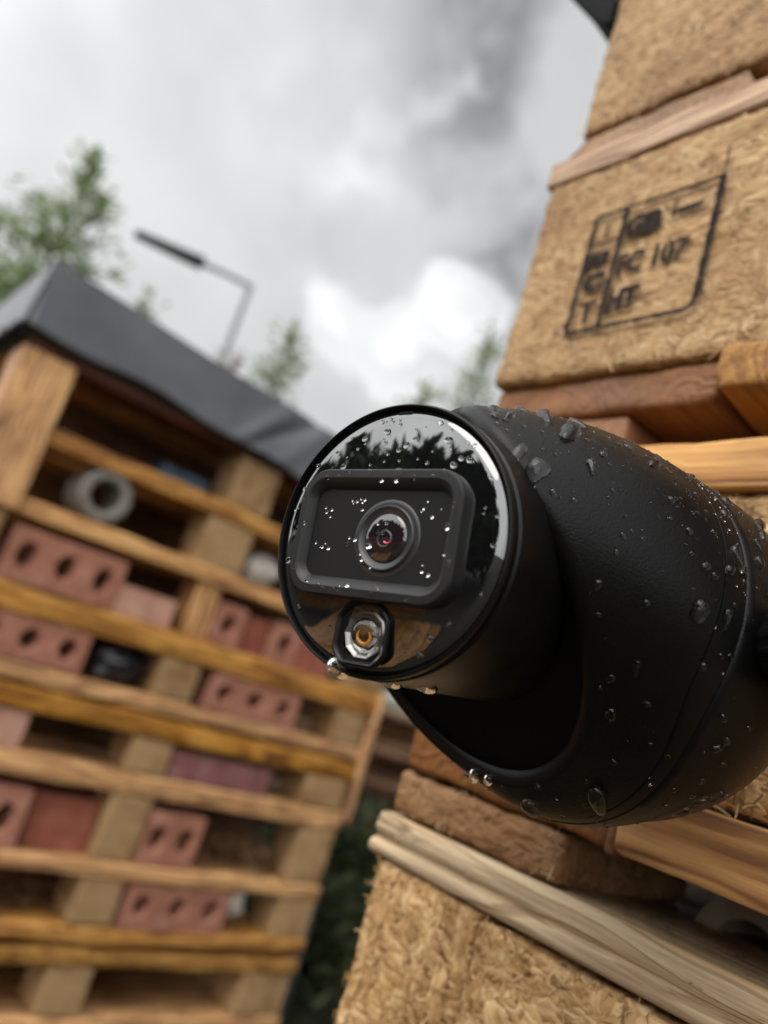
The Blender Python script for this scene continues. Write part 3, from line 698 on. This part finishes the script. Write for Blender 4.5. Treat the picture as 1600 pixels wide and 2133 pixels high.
# pieces around the right stack
V, F = nbox(XR - .006, XR + .02, .1408, .1440, -.0235, .010, (4, 3, 8), .0008, .0004)
props(mesh('wooden_peg', V, F, M_redX, loc=(XR, .1425, -.0235)), 'thin red-brown wooden wedge poking out between two boards under the camera', 'wedge')
prof_f = [(.2570, .3800), (.2640, .3850), (.2760, .4005), (.2900, .4180), (.3050, .4340), (.3090, .4520), (.2700, .4560), (.2560, .4240)]
rf = [np.array([(XR + .004 + dx, y + .0015 * sin(dx * 60 + y * 50), z + .002 * sin(dx * 25)) for y, z in prof_f]) for dx in np.linspace(0, .45, 16)]
fo = mesh('roofing_felt', *rings_mesh(rf, True, True), M_felt, loc=(XR + .2, .28, .38), angle=30)
props(fo, 'black roofing felt sticking out at the top end of the right pallet stack', 'roofing felt')
# pale broken clay pipe piece in the dark slot
th = np.linspace(radians(-20), radians(200), 26); rings = []
for y_, x_ in ((0, .300), (1, .302), (2, .40)):
    pass
def half_pipe(cx, cy, cz, ro, ri, L):
    o_ = np.stack([cx + 0 * th, cy + ro * np.cos(th), cz + ro * np.sin(th)], 1); i_ = np.stack([cx + 0 * th, cy + ri * np.cos(th), cz + ri * np.sin(th)], 1)
    sh = np.array([L, 0, 0]); V = np.concatenate([o_, i_, o_ + sh, i_ + sh]); n = len(th); F = []
    for k in range(n - 1):
        F += [[k, k + 1, n + k + 1, n + k], [2 * n + k, 3 * n + k, 3 * n + k + 1, 2 * n + k + 1], [k, 2 * n + k, 2 * n + k + 1, k + 1], [n + k, n + k + 1, 3 * n + k + 1, 3 * n + k]]
    F += [[0, n, 3 * n, 2 * n], [n - 1, 3 * n - 1, 4 * n - 1, 2 * n - 1][::-1]]
    return V, F
V, F = half_pipe(.30, .128, -.046, .020, .012, .09)
props(mesh('clay_pipe', V, F, M_pale, loc=(.34, .128, -.046)), 'broken pale clay pipe piece lying in the dark slot above the cracked board', 'clay pipe')
# gravel-like sawdust fluff on the top of the cracked board
n_ = 900
V, F = strands(np.stack([RNG.uniform(XR + .006, XR + .09, n_), RNG.uniform(-.02, .165, n_), np.full(n_, -.0414)], 1), np.tile([0, 0, 1.], (n_, 1)), .005, .0006, .0008, 77)
props(mesh('sawdust', V, F, M_flakeD), 'brown sawdust and loose strands on the cracked board', 'sawdust', kind='stuff')

# treatment stamp on the corner block
def text_mesh(s, size, bold=0.0):
    cu = bpy.data.curves.new('lettering', 'FONT'); cu.body = s; cu.size = size; cu.offset = bold; cu.resolution_u = 3
    o = bpy.data.objects.new('lettering', cu); COL.objects.link(o)
    bpy.context.view_layer.update()
    me = o.evaluated_get(bpy.context.evaluated_depsgraph_get()).to_mesh()
    V = np.array([v.co[:] for v in me.vertices]); F = [list(p_.vertices) for p_ in me.polygons]
    bpy.data.objects.remove(o); return V[:, :2], F
def stamp():
    parts = []
    yl, yr = .2215, .1605; zt, zb = .2370, .1755          # picture-left edge, picture-right edge
    XS = XR - .0021
    def place(P2, o): return np.stack([np.full(len(P2), XS), o[0] - P2[:, 0], o[1] + P2[:, 1]], 1)
    def bar(a, b, wd):
        a, b = np.array(a, float), np.array(b, float); d = (b - a) / np.linalg.norm(b - a); nn = np.array([-d[1], d[0]]) * wd / 2
        k = 14; V2, F2 = [], []
        for i in range(k + 1):
            c = a + (b - a) * i / k; ww = nn * (1 + .22 * sin(i * 2.3 + a[0] * 900))
            V2 += [c - ww, c + ww]
        for i in range(k): F2.append([2 * i, 2 * i + 1, 2 * i + 3, 2 * i + 2])
        parts.append((place(np.array(V2), (yl, zb)), F2))
    Wd, Ht = yl - yr, zt - zb
    bar((0, 0), (Wd - .005, 0), .0022); bar((0, 0), (0, Ht), .0025); bar((0, Ht), (Wd, Ht), .0020); bar((Wd, .005), (Wd, Ht + .0005), .0031)
    bar((Wd - .0053, -.0002), (Wd - .0014, .0016), .0018); bar((Wd - .0016, .0013), (Wd, .0055), .0021)
    bar((.0165, 0), (.0165, Ht), .0027); bar((.001, Ht * .735), (.0160, Ht * .745), .0015); bar((Wd - .0002, Ht), (Wd - .0005, Ht + .015), .0008)
    def txt(s, size, x, y, bold=.0, sx=1., rot=0):
        V2, F2 = text_mesh(s, size, bold); V2 = V2 * [sx, 1]
        if rot: V2 = np.stack([-V2[:, 1], V2[:, 0]], 1)
        parts.append((place(V2 + [x, y], (yl, zb)), F2))
    txt('GB', .0130, .0185, Ht - .0160, .0012, 1.0); bar((.0400, Ht - .0112), (.0545, Ht - .0106), .0031)
    txt('FC', .0140, .0185, .0258, .0007, .80); txt('107', .0145, .0346, .0258, .0006, .78)
    txt('HT', .0130, .0185, .0080, .0011, .85)
    txt('I', .0115, .0065, Ht - .0135, .0001); txt('PP', .0110, .0012, .0325, .0009, 1.0); txt('C', .0120, .0030, .0205, .0011, 1.2); txt('T', .0150, .0040, .0042, .0004)
    V, F = join(*parts)
    return V, F
V, F = stamp(); V[:, 0] += vnoise(V, 200, 4) * .0002
mesh('ink_stamp', V, F, M_ink, P2, smooth=False)['label'] = 'black rectangular ink stamp reading GB, FC107, HT'


# ================================================================== SECURITY CAMERA
def frame(az, el):
    a = np.array([cos(az) * cos(el), sin(az) * cos(el), sin(el)]); s = np.array([-sin(az), cos(az), 0]); return a, s, np.cross(a, s)
CS = np.array([.1165, .1307, .0264]); CE = np.array([.1792, .1229, .0336]); RB = .04585
AX, SX, TX = frame(radians(-7.045), radians(6.53)); LB = float(np.linalg.norm(CE - CS))
cam_root = empty('security_camera', (.205, .125, -.012), 'wet black bullet security camera with a round glossy face, mounted on the pallet stack', 'security camera')
def rim_pt(th):
    S_ = .0190 + RB * np.cos(th); T_ = .0025 + RB * np.sin(th); Uu = .0186 - .649 * T_ - .1135 * S_
    dd = (th - radians(75) + pi) % (2 * pi) - pi; Uu = Uu + .025 * np.exp(-np.abs(dd / radians(45)) ** 2.5)      # the hood is cut back on its far side
    return CS + Uu[:, None] * AX + S_[:, None] * SX + T_[:, None] * TX
def shell(th, wv, off=0.):
    """point of the camera shell: wv 0..1 visor to shoulder, 1..2 rounded tail"""
    th = np.asarray(th, float); wv = np.broadcast_to(np.asarray(wv, float), th.shape); rad = np.cos(th)[:, None] * SX + np.sin(th)[:, None] * TX
    q = np.clip(wv, 0, 1)[:, None]; f_ = rim_pt(th) * (1 - q) + (CE + RB * rad) * q + rad * (.0047 * np.sin(pi * q) + off)
    k = np.clip(wv - 1, 0, 1)[:, None] * pi / 2
    b_ = CE + AX * (RB + off) * np.sin(k) + rad * (RB + off) * np.cos(k)
    return np.where(wv[:, None] > 1, b_, f_)
NTH = 160; TH = np.linspace(0, 2 * pi, NTH, endpoint=False)
def seam_w(shift):
    out = []
    for th in TH:
        ws = np.linspace(.3, 1.7, 240); P = shell(np.full(240, th), ws) - CS
        h = P @ AX - (.0404 - .0653 * (P @ SX) + .2017 * (P @ TX) + shift); out.append(np.interp(0, h, ws))
    return np.array(out)
def settle(wv, lo):
    wv = lo + np.logaddexp(0, (wv - lo) * 14) / 14
    for _ in range(12): wv = (np.roll(wv, 1) + 2 * wv + np.roll(wv, -1)) / 4
    return wv
W1 = settle(seam_w(0.), .40); W2 = settle(seam_w(.0068), .52)
lip = [shell(TH, 0, -.0042) + AX * .006, shell(TH, 0, -.0036) + AX * .0006, shell(TH, 0, -.0026), shell(TH, .004, -.0006), shell(TH, .03, 0)]
sl = lip + [shell(TH, .03 + (W1 - .03) * k / 30) for k in range(1, 31)] + [shell(TH, W1 + .004, -.0003), shell(TH, W1 + .006, -.0025)]
mesh('sleeve', *rings_mesh(sl), M_matte, cam_root, angle=50)
bd = [shell(TH, W1 + .007, -.003), shell(TH, W1 + .010, -.0004)] + [shell(TH, W1 + .012 + (W2 - W1 - .024) * k / 6, -.0001) for k in range(7)] + [shell(TH, W2 - .010, -.0004)] + [shell(TH, W2 - .003, -.003)]
mesh('seam_band', *rings_mesh(bd), M_matte, cam_root, angle=50)
rr = [shell(TH, W2 - .006, -.0025), shell(TH, W2 - .004, -.0004), shell(TH, W2 + .004, .0001)] + [shell(TH, W2 + (1.995 - W2) * k / 26) for k in range(1, 27)]
mesh('rear_shell', *rings_mesh(rr, close1=True), M_matte, cam_root, angle=50)
# recessed front panel inside the visor
fp = [shell(TH, 0, -.0038) + AX * .0025]; cen = fp[0].mean(0)
fp += [cen + (fp[0] - cen) * k for k in (.85, .6, .3, .02)]
mesh('front_panel', *rings_mesh(fp, close1=True), M_inner, cam_root)

A1, S1, T1 = frame(.2634, .1123); C0 = np.array([.0991, .1299, .0323])
ro = radians(4.5); RT = -S1 * cos(ro) + T1 * sin(ro); UP = S1 * sin(ro) + T1 * cos(ro); NO = -A1
def fl(P): P = np.asarray(P, float); return C0 + P[:, 0:1] * RT + P[:, 1:2] * UP + P[:, 2:3] * NO
def lathe(prof, n=128, c=(0, 0)):
    th = np.linspace(0, 2 * pi, n, endpoint=False)
    return [fl(np.stack([c[0] + r * np.cos(th), c[1] + r * np.sin(th), np.full(n, z)], 1)) for r, z in prof]
# front housing: a drum behind the glossy face
drum = [(.0291, -.003), (.0293, -.0014), (.0295, -.0006), (.0298, -.0003), (.0301, -.0005), (.0303, -.0012), (.0301, -.0030), (.0297, -.0034), (.0297, -.0042), (.0303, -.0046), (.0306, -.010), (.0312, -.030), (.0316, -.055)]
mesh('front_housing', *rings_mesh(lathe(drum), close1=True), M_satin, cam_root, angle=50)
DOME = .0026
def dome_z(r): return -.0008 + DOME * (1 - (r / .0290) ** 2)
rs_ = np.concatenate([np.linspace(.0292, .0266, 8), np.linspace(.0255, .0005, 26)])
face = rings_mesh(lathe([(.0295, -.0030)] + [(r, dome_z(r) - (.0009 * max(0, (r - .0266) / .0026) ** 2)) for r in rs_]), close1=True)
mesh('faceplate', *face, M_gloss, cam_root, angle=60)
def rrect(hw, hh, r, z, n=16, c=(-.0004, -.0002), flare=0):
    P = []
    for (sx, sy, a0) in ((1, 1, 0), (-1, 1, pi / 2), (-1, -1, pi), (1, -1, 3 * pi / 2)):
        for k in range(n):
            a = a0 + pi / 2 * k / (n - 1); P.append((c[0] + sx * (hw - r) + r * cos(a), c[1] + sy * (hh - r) + r * sin(a), z))
    return fl(np.array(P))
bz = [rrect(.0213, .0143, .0068, -.001), rrect(.0213, .0143, .0068, .0026), rrect(.0211, .0141, .0067, .0034), rrect(.0207, .0137, .0063, .0039), rrect(.0192, .0121, .0049, .0040),
      rrect(.0188, .0117, .0046, .0038), rrect(.0179, .0105, .0035, .0029), rrect(.0175, .0099, .0030, .0022), rrect(.0174, .0098, .0030, .0008)]
bezel = mesh('lens_bezel', *rings_mesh(bz), M_bezel, cam_root, angle=18)
hole_z = .0026
cav = [rrect(.0182, .0097, .003, .0028), rrect(.0182, .0097, .003, .00225)]
mesh('sensor_plate', *rings_mesh([rrect(.0178, .0099, .003, .0020), rrect(.001, .0006, .0003, .0020)], close1=True), M_cavity, cam_root, angle=30)
# lens inside the window
LC = (.0026, -.0008)
lr = [(.0084, .00202), (.0081, .0022), (.0073, .0022), (.0071, .0026), (.0069, .0028), (.0067, .0028), (.0065, .0026), (.0058, .0023), (.0052, .0021)]
lens = mesh('lens', *rings_mesh(lathe(lr, 80, LC), close1=False), M_lensring, cam_root, angle=50)
el = [(.0054, .0021)] + [(.0054 * cos(a), .0021 + .0011 * sin(a)) for a in np.linspace(.05, 1.52, 14)]
mesh('lens_element', *rings_mesh(lathe(el, 64, LC), close1=True), M_coated, lens)
ir = [(.0019, .00325), (.0017, .0034), (.0015, .00332)]
mesh('iris_ring', *rings_mesh(lathe(ir, 40, (LC[0] + .0004, LC[1] - .0004))), M_lensring, lens)
arc = np.array([(.0008 * cos(a) + LC[0] + .0013, .0005 * sin(a) + LC[1] - .0008, .00338) for a in np.linspace(pi + .2, 2 * pi - .2, 10)])
mesh('painted_glint', *tube(fl(arc), .00020, 8), M_red, lens)  # red lens reflection put in as a coloured arc
win = rings_mesh([rrect(.0180, .0095, .0029, .00300), rrect(.0179, .0094, .0029, .00365), rrect(.001, .0006, .0003, .00365)], close0=True, close1=True)
# spotlight below the window
SPC = (.0000, -.0212)
def obround(k, z, n=64):
    th = np.linspace(0, 2 * pi, n, endpoint=False)
    x = .0066 * k * np.cos(th); y = np.where(np.sin(th) > 0, .0064, .0066) * k * np.sin(th)
    y = np.maximum(y, -.0056 * k); x = np.clip(x, -.0058 * k, .0058 * k)
    return fl(np.stack([SPC[0] + x, SPC[1] + y, np.full(n, z)], 1))
sp = mesh('spotlight', *rings_mesh([obround(1.188, .0008), obround(1.166, .0018), obround(1.100, .0021), obround(1.023, .0019), obround(0.968, .0010), obround(.80, .0008)], close1=False), M_satin, cam_root, angle=50)
cup = [(.0054, .0010), (.0050, .0013), (.0046, .0011), (.0038, .0005), (.0028, .0001), (.0018, -.0001)]
mesh('reflector', *rings_mesh(lathe(cup, 10, (.0006, -.0212)), close1=True), M_chrome, sp, smooth=False)
led = [(.0018, .0001), (.0017, .0004), (.0014, .0005), (.0011, .0003), (.0009, .0001)]
mesh('led_chip', *rings_mesh(lathe(led, 32, (.0003, -.0215))), M_amber, sp)
dm = [(.0038, .0006)] + [(.0038 * cos(a), .0006 + .0017 * sin(a)) for a in np.linspace(.1, 1.5, 12)]
mesh('led_lens', *rings_mesh(lathe(dm, 48, (.0006, -.0212)), close0=True, close1=True), M_glass, sp)
# small catch at the top of the rim
V, F = nbox(-.0019, .0019, .0272, .0285, -.003, -.0007, (4, 3, 3), .0003, 0); mesh('rim_catch', fl(V), F, M_inner, cam_root)
# pivot and mount at the right edge
PV = CS + AX * .0605 - SX * .0575 + TX * .0030; pa = (-SX * .92 - AX * .25 + TX * .1); pa /= np.linalg.norm(pa)
pu = np.cross(pa, AX); pu /= np.linalg.norm(pu); pw = np.cross(pa, pu)
def plathe(prof, n=72, ribs=0):
    th = np.linspace(0, 2 * pi, n, endpoint=False); out = []
    for r, z in prof:
        r2 = r + (ribs * (np.cos(th * 18) > 0) if r > .0095 else 0)
        out.append(PV + pa * z + (r2 * np.cos(th))[:, None] * pu + (r2 * np.sin(th))[:, None] * pw)
    return rings_mesh(out, close0=True, close1=True)
kn = mesh('pivot_knob', *plathe([(.0080, -.012), (.0105, -.008), (.0112, -.004), (.0118, .000), (.0118, .005), (.0110, .0065), (.0070, .0072), (.0060, .0062)], 144, .0004), M_satin, cam_root, angle=35)
P_a = PV + pa * .004; P_b = np.array([.232, P_a[1] - .035, P_a[2] - .002])
mesh('mount_arm', *tube([P_a, P_a * .6 + P_b * .4 - np.array([0, .006, 0]), P_b], [.0085, .0085, .010], 24), M_matte, cam_root)
V, F = nbox(.2255, .2325, P_b[1] - .024, P_b[1] + .024, P_b[2] - .024, P_b[2] + .024, (4, 8, 8), .003, 0); mesh('mount_plate', V, F, M_matte, cam_root)

# ================================================================== RAIN DROPS
def drop_mesh(seed, h, stretch):
    g_ = np.random.default_rng(seed); n = 20; th = np.linspace(0, 2 * pi, n, endpoint=False)
    out = 1 + .13 * np.cos(2 * th + g_.uniform(0, 6)) + .07 * np.cos(3 * th + g_.uniform(0, 6)) + .04 * np.cos(5 * th + g_.uniform(0, 6))
    tail = 1 + stretch * np.maximum(0, np.cos(th)) ** 2
    rings = []
    for a in np.linspace(-.30, pi / 2 - .06, 12):
        r = cos(a) ** .9 if a > 0 else 1.0
        P = np.stack([r * out * tail * np.cos(th), r * out * np.sin(th), np.full(n, h * sin(a))], 1)
        P[:, 0] -= stretch * .25 * (sin(max(a, 0)))                     # the belly sags downhill
        rings.append(P)
    V, F = rings_mesh(rings, True, True)
    me = bpy.data.meshes.new('raindrop'); me.from_pydata(V.tolist(), [], F); me.materials.append(M_water); me.shade_smooth(); return me
D_ROUND = [drop_mesh(k, .80, 0) for k in range(3)]; D_LONG = [drop_mesh(10 + k, .80, .9 + .5 * k) for k in range(3)]; D_MID = [drop_mesh(20 + k, .78, .4) for k in range(3)]
def put_drop(me, P, N, down, size, label, group, aspect=1.0):
    N = Vector(N).normalized(); d = Vector(down); d = (d - N * d.dot(N)); d = d.normalized() if d.length > 1e-6 else N.orthogonal().normalized()
    y = N.cross(d); o = bpy.data.objects.new('raindrop', me)
    M = Matrix((d * size * aspect, y * size, N * size)).transposed().to_4x4(); M.translation = Vector(P); o.matrix_world = M
    COL.objects.link(o); return props(o, label, 'raindrop', group)
EY = np.zeros(3); DOWN = np.array([0, 0, -1.])
def shell_pn(th, wv):
    e = 1e-3; T3 = np.array([th, th + e, th]); W3 = np.array([wv, wv, wv + e]); P = shell(T3, W3)
    N = np.cross(P[1] - P[0], P[2] - P[0]); N /= np.linalg.norm(N); rad = cos(th) * SX + sin(th) * TX
    return P[0], (N if N @ rad > 0 else -N)
placed = []
def far_enough(P, r):
    for Q, q in placed:
        if np.linalg.norm(P - Q) < (r + q) * 1.15: return False
    placed.append((P, r)); return True
rg = np.random.default_rng(5)
n_s = 0; tries = 0
while n_s < 205 and tries < 20000:
    tries += 1
    th = rg.uniform(radians(60), radians(330)); wv = rg.uniform(.03, 1.35)
    P, N = shell_pn(th, wv); vd = -P / np.linalg.norm(P)
    if N @ vd < .04: continue
    if rg.uniform() > .20 + .80 * np.clip((N[2] + .25) / .9, 0, 1): continue
    if abs(wv - np.interp(th, TH, W1)) < .02 or abs(wv - np.interp(th, TH, W2)) < .02: continue
    s = min(.0026, .00066 * rg.lognormal(0, .66))
    if not far_enough(P, s): continue
    big = s > .0009
    me = (D_LONG if big and rg.uniform() < .6 else D_MID if big else D_ROUND)[rg.integers(3)]
    put_drop(me, P, N, DOWN + rg.normal(0, .25, 3), s, 'clear raindrop beaded on the matte black sleeve of the security camera', 'raindrops on the camera sleeve'); n_s += 1
# on the glossy face
n_f = 0; tries = 0
while n_f < 58 and tries < 9000:
    tries += 1
    a = rg.uniform(0, 2 * pi); r = .0275 * sqrt(rg.uniform()); x, y = r * cos(a), r * sin(a)
    if abs(x + .001) < .0236 and abs(y) < .0150: continue
    if y < 0 and rg.uniform() > .22: continue
    if (x - SPC[0]) ** 2 + (y - SPC[1]) ** 2 < .0078 ** 2: continue
    s = min(.0010, .00040 * rg.lognormal(0, .5)); P = fl([[x, y, dome_z(r) - .00002]])[0]
    if not far_enough(P, s): continue
    N = NO + (RT * x + UP * y) * (2 * DOME / .0290 ** 2); N /= np.linalg.norm(N)
    put_drop(D_ROUND[rg.integers(3)], P, N, DOWN, s, 'tiny dark round raindrop on the glossy black camera face', 'raindrops on the camera face'); n_f += 1
# on the bezel frame round the window
n_b = 0; tries = 0
while n_b < 34 and tries < 5000:
    tries += 1
    x, y = rg.uniform(-.022, .022), rg.uniform(-.0135, .0135)
    if abs(x) < .0198 and abs(y) < .0113: continue
    if abs(x) > .0170 and abs(y) > .0095: continue
    s = min(.0011, .00045 * rg.lognormal(0, .45)); P = fl([[x * .93 - .0004, y - .0002, .00395]])[0]
    if not far_enough(P, s): continue
    put_drop((D_ROUND + D_MID)[rg.integers(6)], P, NO, DOWN, s, 'raindrop on the raised rectangular frame round the camera window', 'raindrops on the window frame'); n_b += 1
# clusters on the window
for cx, cy, k in ((-.006, .0068, 7), (-.0145, .0050, 4), (-.0135, -.0020, 5), (.0115, .0055, 6), (.0015, .0008, 5), (-.0010, -.0052, 5), (.0125, -.0060, 3), (-.0065, -.0015, 3)):
    for q in range(k):
        x, y = cx + rg.normal(0, .0013), cy + rg.normal(0, .0012); s = .00033 * rg.lognormal(0, .35); P = fl([[x, y, .00365 if False else .0021 if ((x - LC[0]) ** 2 + (y - LC[1]) ** 2 > .0084 ** 2) else .0031]])[0]
        if far_enough(P, s): put_drop((D_ROUND + D_MID)[rg.integers(6)], P, NO, DOWN, s, 'bright tiny raindrop clustered on the camera window', 'raindrops on the camera window')
# hanging drops
def hang(P, ln, wd, label):
    n = 24; th = np.linspace(0, 2 * pi, n, endpoint=False); rings = []
    for a in np.linspace(.15, pi - .08, 14):
        q = (1 - cos(a)) / 2; r = wd * (sin(a) * (.75 + .35 * q) + .55 * (1 - q) ** 2)
        rings.append(np.stack([P[0] + r * np.cos(th), P[1] + r * np.sin(th), np.full(n, P[2] + .0012 - ln * q)], 1))
    return props(mesh('hanging_raindrop', *rings_mesh(rings, True, True), M_water, loc=P, angle=0), label, 'raindrop', 'raindrops hanging under the camera')
def rim_low(adeg, r=.0300, z=-.0012):
    a = radians(adeg); return fl([[r * cos(a), r * sin(a), z]])[0]
hang(rim_low(258, .0288), .0044, .0027, 'large raindrop hanging from the lower rim of the round camera face')
hang(rim_low(276, .0302, -.008), .0024, .0021, 'flat raindrop under the front drum, just right of the large hanging one')
hang(rim_low(283, .0306, -.016), .0025, .0024, 'wide raindrop hanging farther back under the front drum')
for thd, wv, ln, wd, lb in ((275.8, .0, .0038, .0015, 'clear raindrop at the lowest left tip of the visor edge'), (269.6, .0, .0029, .0013, 'clear round raindrop beside the one at the visor tip'),):
    P, N = shell_pn(radians(thd), wv); hang(P, ln, wd, lb)
# uncountable specks
Vs, Fs, oo = [], [], 0
tm = np.array([v.co[:] for v in D_ROUND[0].vertices]); tf = [list(p_.vertices) for p_ in D_ROUND[0].polygons]
k = 0
while k < 520:
    th = rg.uniform(radians(55), radians(300)); wv = rg.uniform(.01, 1.3); P, N = shell_pn(th, wv)
    if N @ (-P) < 0 or rg.uniform() > np.clip((N[2] + .3) / 1.1, .04, 1): continue
    s = .00016 * rg.lognormal(0, .45); a_ = np.cross(N, [.3, .2, .9]); a_ /= np.linalg.norm(a_); b_ = np.cross(N, a_)
    Vs.append(P + s * (tm[:, :1] * a_ + tm[:, 1:2] * b_ + tm[:, 2:] * N)); Fs += [[i + oo for i in f] for f in tf]; oo += len(tm); k += 1
props(mesh('rain_specks', np.concatenate(Vs), Fs, M_water, angle=0), 'fine rain specks sprinkled over the camera sleeve', 'rain specks', kind='stuff')


# ================================================================== BACKGROUND: trees, street lamp
def conifer(name, label, cat, x, y, top, width, nleaf, leafmat, seed, slender=1.0, base_z=GZ, leaf=.085, group=None, low=.0):
    root = empty(name, (x, y, base_z), label, cat, group); gn = np.random.default_rng(seed); H = top - base_z
    pts = [(x + .02 * sin(k * 1.7), y + .02 * cos(k * 1.3), base_z + H * k / 12 * .97) for k in range(13)]
    limbs = [tube(pts, [max(.006, .05 * (1 - k / 12.5)) for k in range(13)], 8)]
    P, Dv = [], []
    nb = 110
    for k in range(nb):
        q = low + (1 - low) * (k / nb) ** .85; z0 = base_z + H * (.12 + .86 * q); L_ = width * (1 - q) ** .75 * gn.uniform(.5, 1.15) + .06
        az = gn.uniform(0, 2 * pi); d = np.array([cos(az), sin(az), gn.uniform(.15, .75)]); c0 = np.array([x, y, z0])
        tt = np.linspace(0, 1, 5); path = c0 + d * L_ * tt[:, None] + np.array([0, 0, -.12 * L_]) * (tt[:, None] ** 2)
        limbs.append(tube(path, np.linspace(.010, .003, 5), 5))
        m_ = max(4, int(nleaf / nb * (L_ / width) * 1.6)); u_ = gn.uniform(.15, 1.05, m_)
        P.append(c0 + d * L_ * u_[:, None] + np.array([0, 0, -.12 * L_]) * (u_[:, None] ** 2) + gn.normal(0, .045 + .03 * L_, (m_, 3))); Dv.append(np.tile(d, (m_, 1)) + gn.normal(0, .7, (m_, 3)))
    m_ = int(nleaf * .014); P.append(np.stack([gn.normal(x, .018, m_), gn.normal(y, .018, m_), gn.uniform(top - .35, top, m_)], 1)); Dv.append(np.tile([0, 0, 1.], (m_, 1)) + gn.normal(0, .4, (m_, 3)))
    P = np.concatenate(P); Dv = np.concatenate(Dv); Dv /= np.linalg.norm(Dv, axis=1, keepdims=True); n = len(P)
    sd = np.cross(Dv, gn.normal(0, 1, (n, 3))); sd /= np.linalg.norm(sd, axis=1, keepdims=True); l_ = (leaf * gn.uniform(.6, 1.4, n))[:, None]
    V = np.stack([P, P + Dv * l_ * .5 + sd * l_ * .17, P + Dv * l_, P + Dv * l_ * .5 - sd * l_ * .17], 1).reshape(-1, 3)
    mesh('trunk', *join(*limbs), M_bark, root); mesh('crown', V, (np.arange(n)[:, None] * 4 + np.arange(4)[None]), leafmat, root, smooth=False)
TG = 'slim trees beyond the pallets'
def at(az, dist): return dist * cos(radians(az)), dist * sin(radians(az))
def tree(label, az, dist, el, width, n, mat, seed, leaf=.085): x, y = at(az, dist); conifer('conifer_tree', label, 'tree', x, y, dist * math.tan(radians(el)), width, n, mat, seed, leaf=leaf, group=TG)
tree('tallest pointed green tree rising behind the left roof sheet', 81.6, 6.0, 27.9, .95, 6800, M_leaf, 1)
tree('leafy green tree at the left picture edge, left of the tallest tree', 86.0, 6.4, 20.0, .75, 3400, M_leaf, 2)
tree('low green tree under the street lamp head', 74.8, 6.6, 21.4, .6, 1700, M_leaf, 3)
tree('small pointed green tree above the middle of the roof sheet', 64.0, 6.8, 23.4, .70, 3200, M_leaf, 4)
tree('slim green tree half hidden by the right pallet stack', 49.3, 7.0, 28.0, .5, 2300, M_leaf, 5)
tree('short green tree just left of the right stack', 53.0, 7.2, 23.0, .5, 1500, M_leaf, 6)
x, y = at(67.5, 6.4); conifer('shrub', 'thin shrub with reddish leaves at the foot of the street lamp pole', 'shrub', x, y, 6.4 * math.tan(radians(20.5)), .35, 420, M_leafred, 9, leaf=.06)
# dark trees on the other side of the yard, seen mirrored in the glossy face
for k, (az, dist, el_, wd) in enumerate(((148, 9, 10, 3.0), (162, 9.5, 15.5, 4.6), (174, 9, 14, 4.2))):
    x, y = at(az, dist)
    conifer('broad_tree', ('dark broad tree mirrored at the left of the glossy camera face', 'dark broad tree mirrored in the middle of the glossy camera face', 'dark broad tree mirrored at the right of the glossy camera face')[k], 'tree', x, y, dist * math.tan(radians(el_)), wd, 21000, M_leafdk, 40 + k, leaf=.60, group='dark trees across the yard')
conifer('weed', 'rough green weeds growing between the left stack and the shaded pallets', 'weeds', 1.86, 2.14, -.42, .34, 2600, M_weed, 61, leaf=.07, low=.05)
conifer('weed', 'low green weeds at the foot of the shaded pallets, nearest the bottom edge', 'weeds', 1.62, 1.98, -.62, .26, 1800, M_weed, 62, leaf=.06, low=.05)
fen = empty('added_fence', (-3.0, 1.6, GZ), 'unseen orange fence added to tint the reflection in the lower camera face', 'fence')  # out of view, added so the lower face reflects amber
for k in range(9):
    z = GZ + .03 + .105 * k; board('added_fence_board', -3.03, -3.0, .55, 2.9, z, z + .098, M_goldY, fen, n=(2, 20, 3), amp=.001)
for y in (.6, 1.7, 2.8): board('added_fence_post', -3.10, -3.031, y, y + .07, GZ, .08, M_goldZ, fen, n=(3, 3, 8))
dk = empty('added_deck', (-1.7, 1.1, GZ), 'unseen orange planks added to warm the reflection below the camera window', 'deck')  # unseen planks, put in for the warm reflection under the window
for k in range(12):
    y = .30 + .125 * k; board('added_deck_plank', -2.9, -.6, y, y + .118, GZ + .06, GZ + .09, M_goldX, dk, n=(20, 3, 2), amp=.001)
for x in (-2.8, -1.7, -.75): board('added_deck_joist', x, x + .08, .30, 1.79, GZ, GZ + .059, M_pineX, dk, n=(3, 10, 2))
# street lamp
DLm = 9.5
x, y = at(68.3, DLm); zt = DLm * math.tan(radians(24.9)); pole_top = np.array([x, y, zt])
lamp = empty('street_lamp', (x, y, GZ), 'grey street lamp with a dark flat head on a straight arm', 'street lamp')
mesh('pole', *tube([(x, y, GZ), (x, y, 1.0), (x, y, zt)], [.06, .05, .04], 16), M_metalgrey, lamp)
hx, hy = at(77.3, DLm); tip = np.array([hx, hy, DLm * math.tan(radians(24.6))]); mx_, my_ = at(72.4, DLm); mid = np.array([mx_, my_, DLm * math.tan(radians(24.8))])
mesh('arm', *tube([pole_top + [0, 0, -.02], (pole_top + mid) / 2, mid], .035, 12), M_metalgrey, lamp)
dirv = (tip - mid); Ln = np.linalg.norm(dirv); dirv /= Ln; sv = np.cross(dirv, [0, 0, 1]); uv = np.cross(sv, dirv)
V, F = nbox(-.06, Ln, -.13, .13, -.05, .05, (12, 6, 4), .04, 0); q = np.clip(V[:, 0] / Ln, 0, 1); V[:, 2] *= (1 - .45 * q); V[:, 1] *= (1 - .3 * q)
hd = mesh('lamp_head', mid + V[:, :1] * dirv + V[:, 1:2] * sv + V[:, 2:] * uv, F, M_lampdark, lamp)
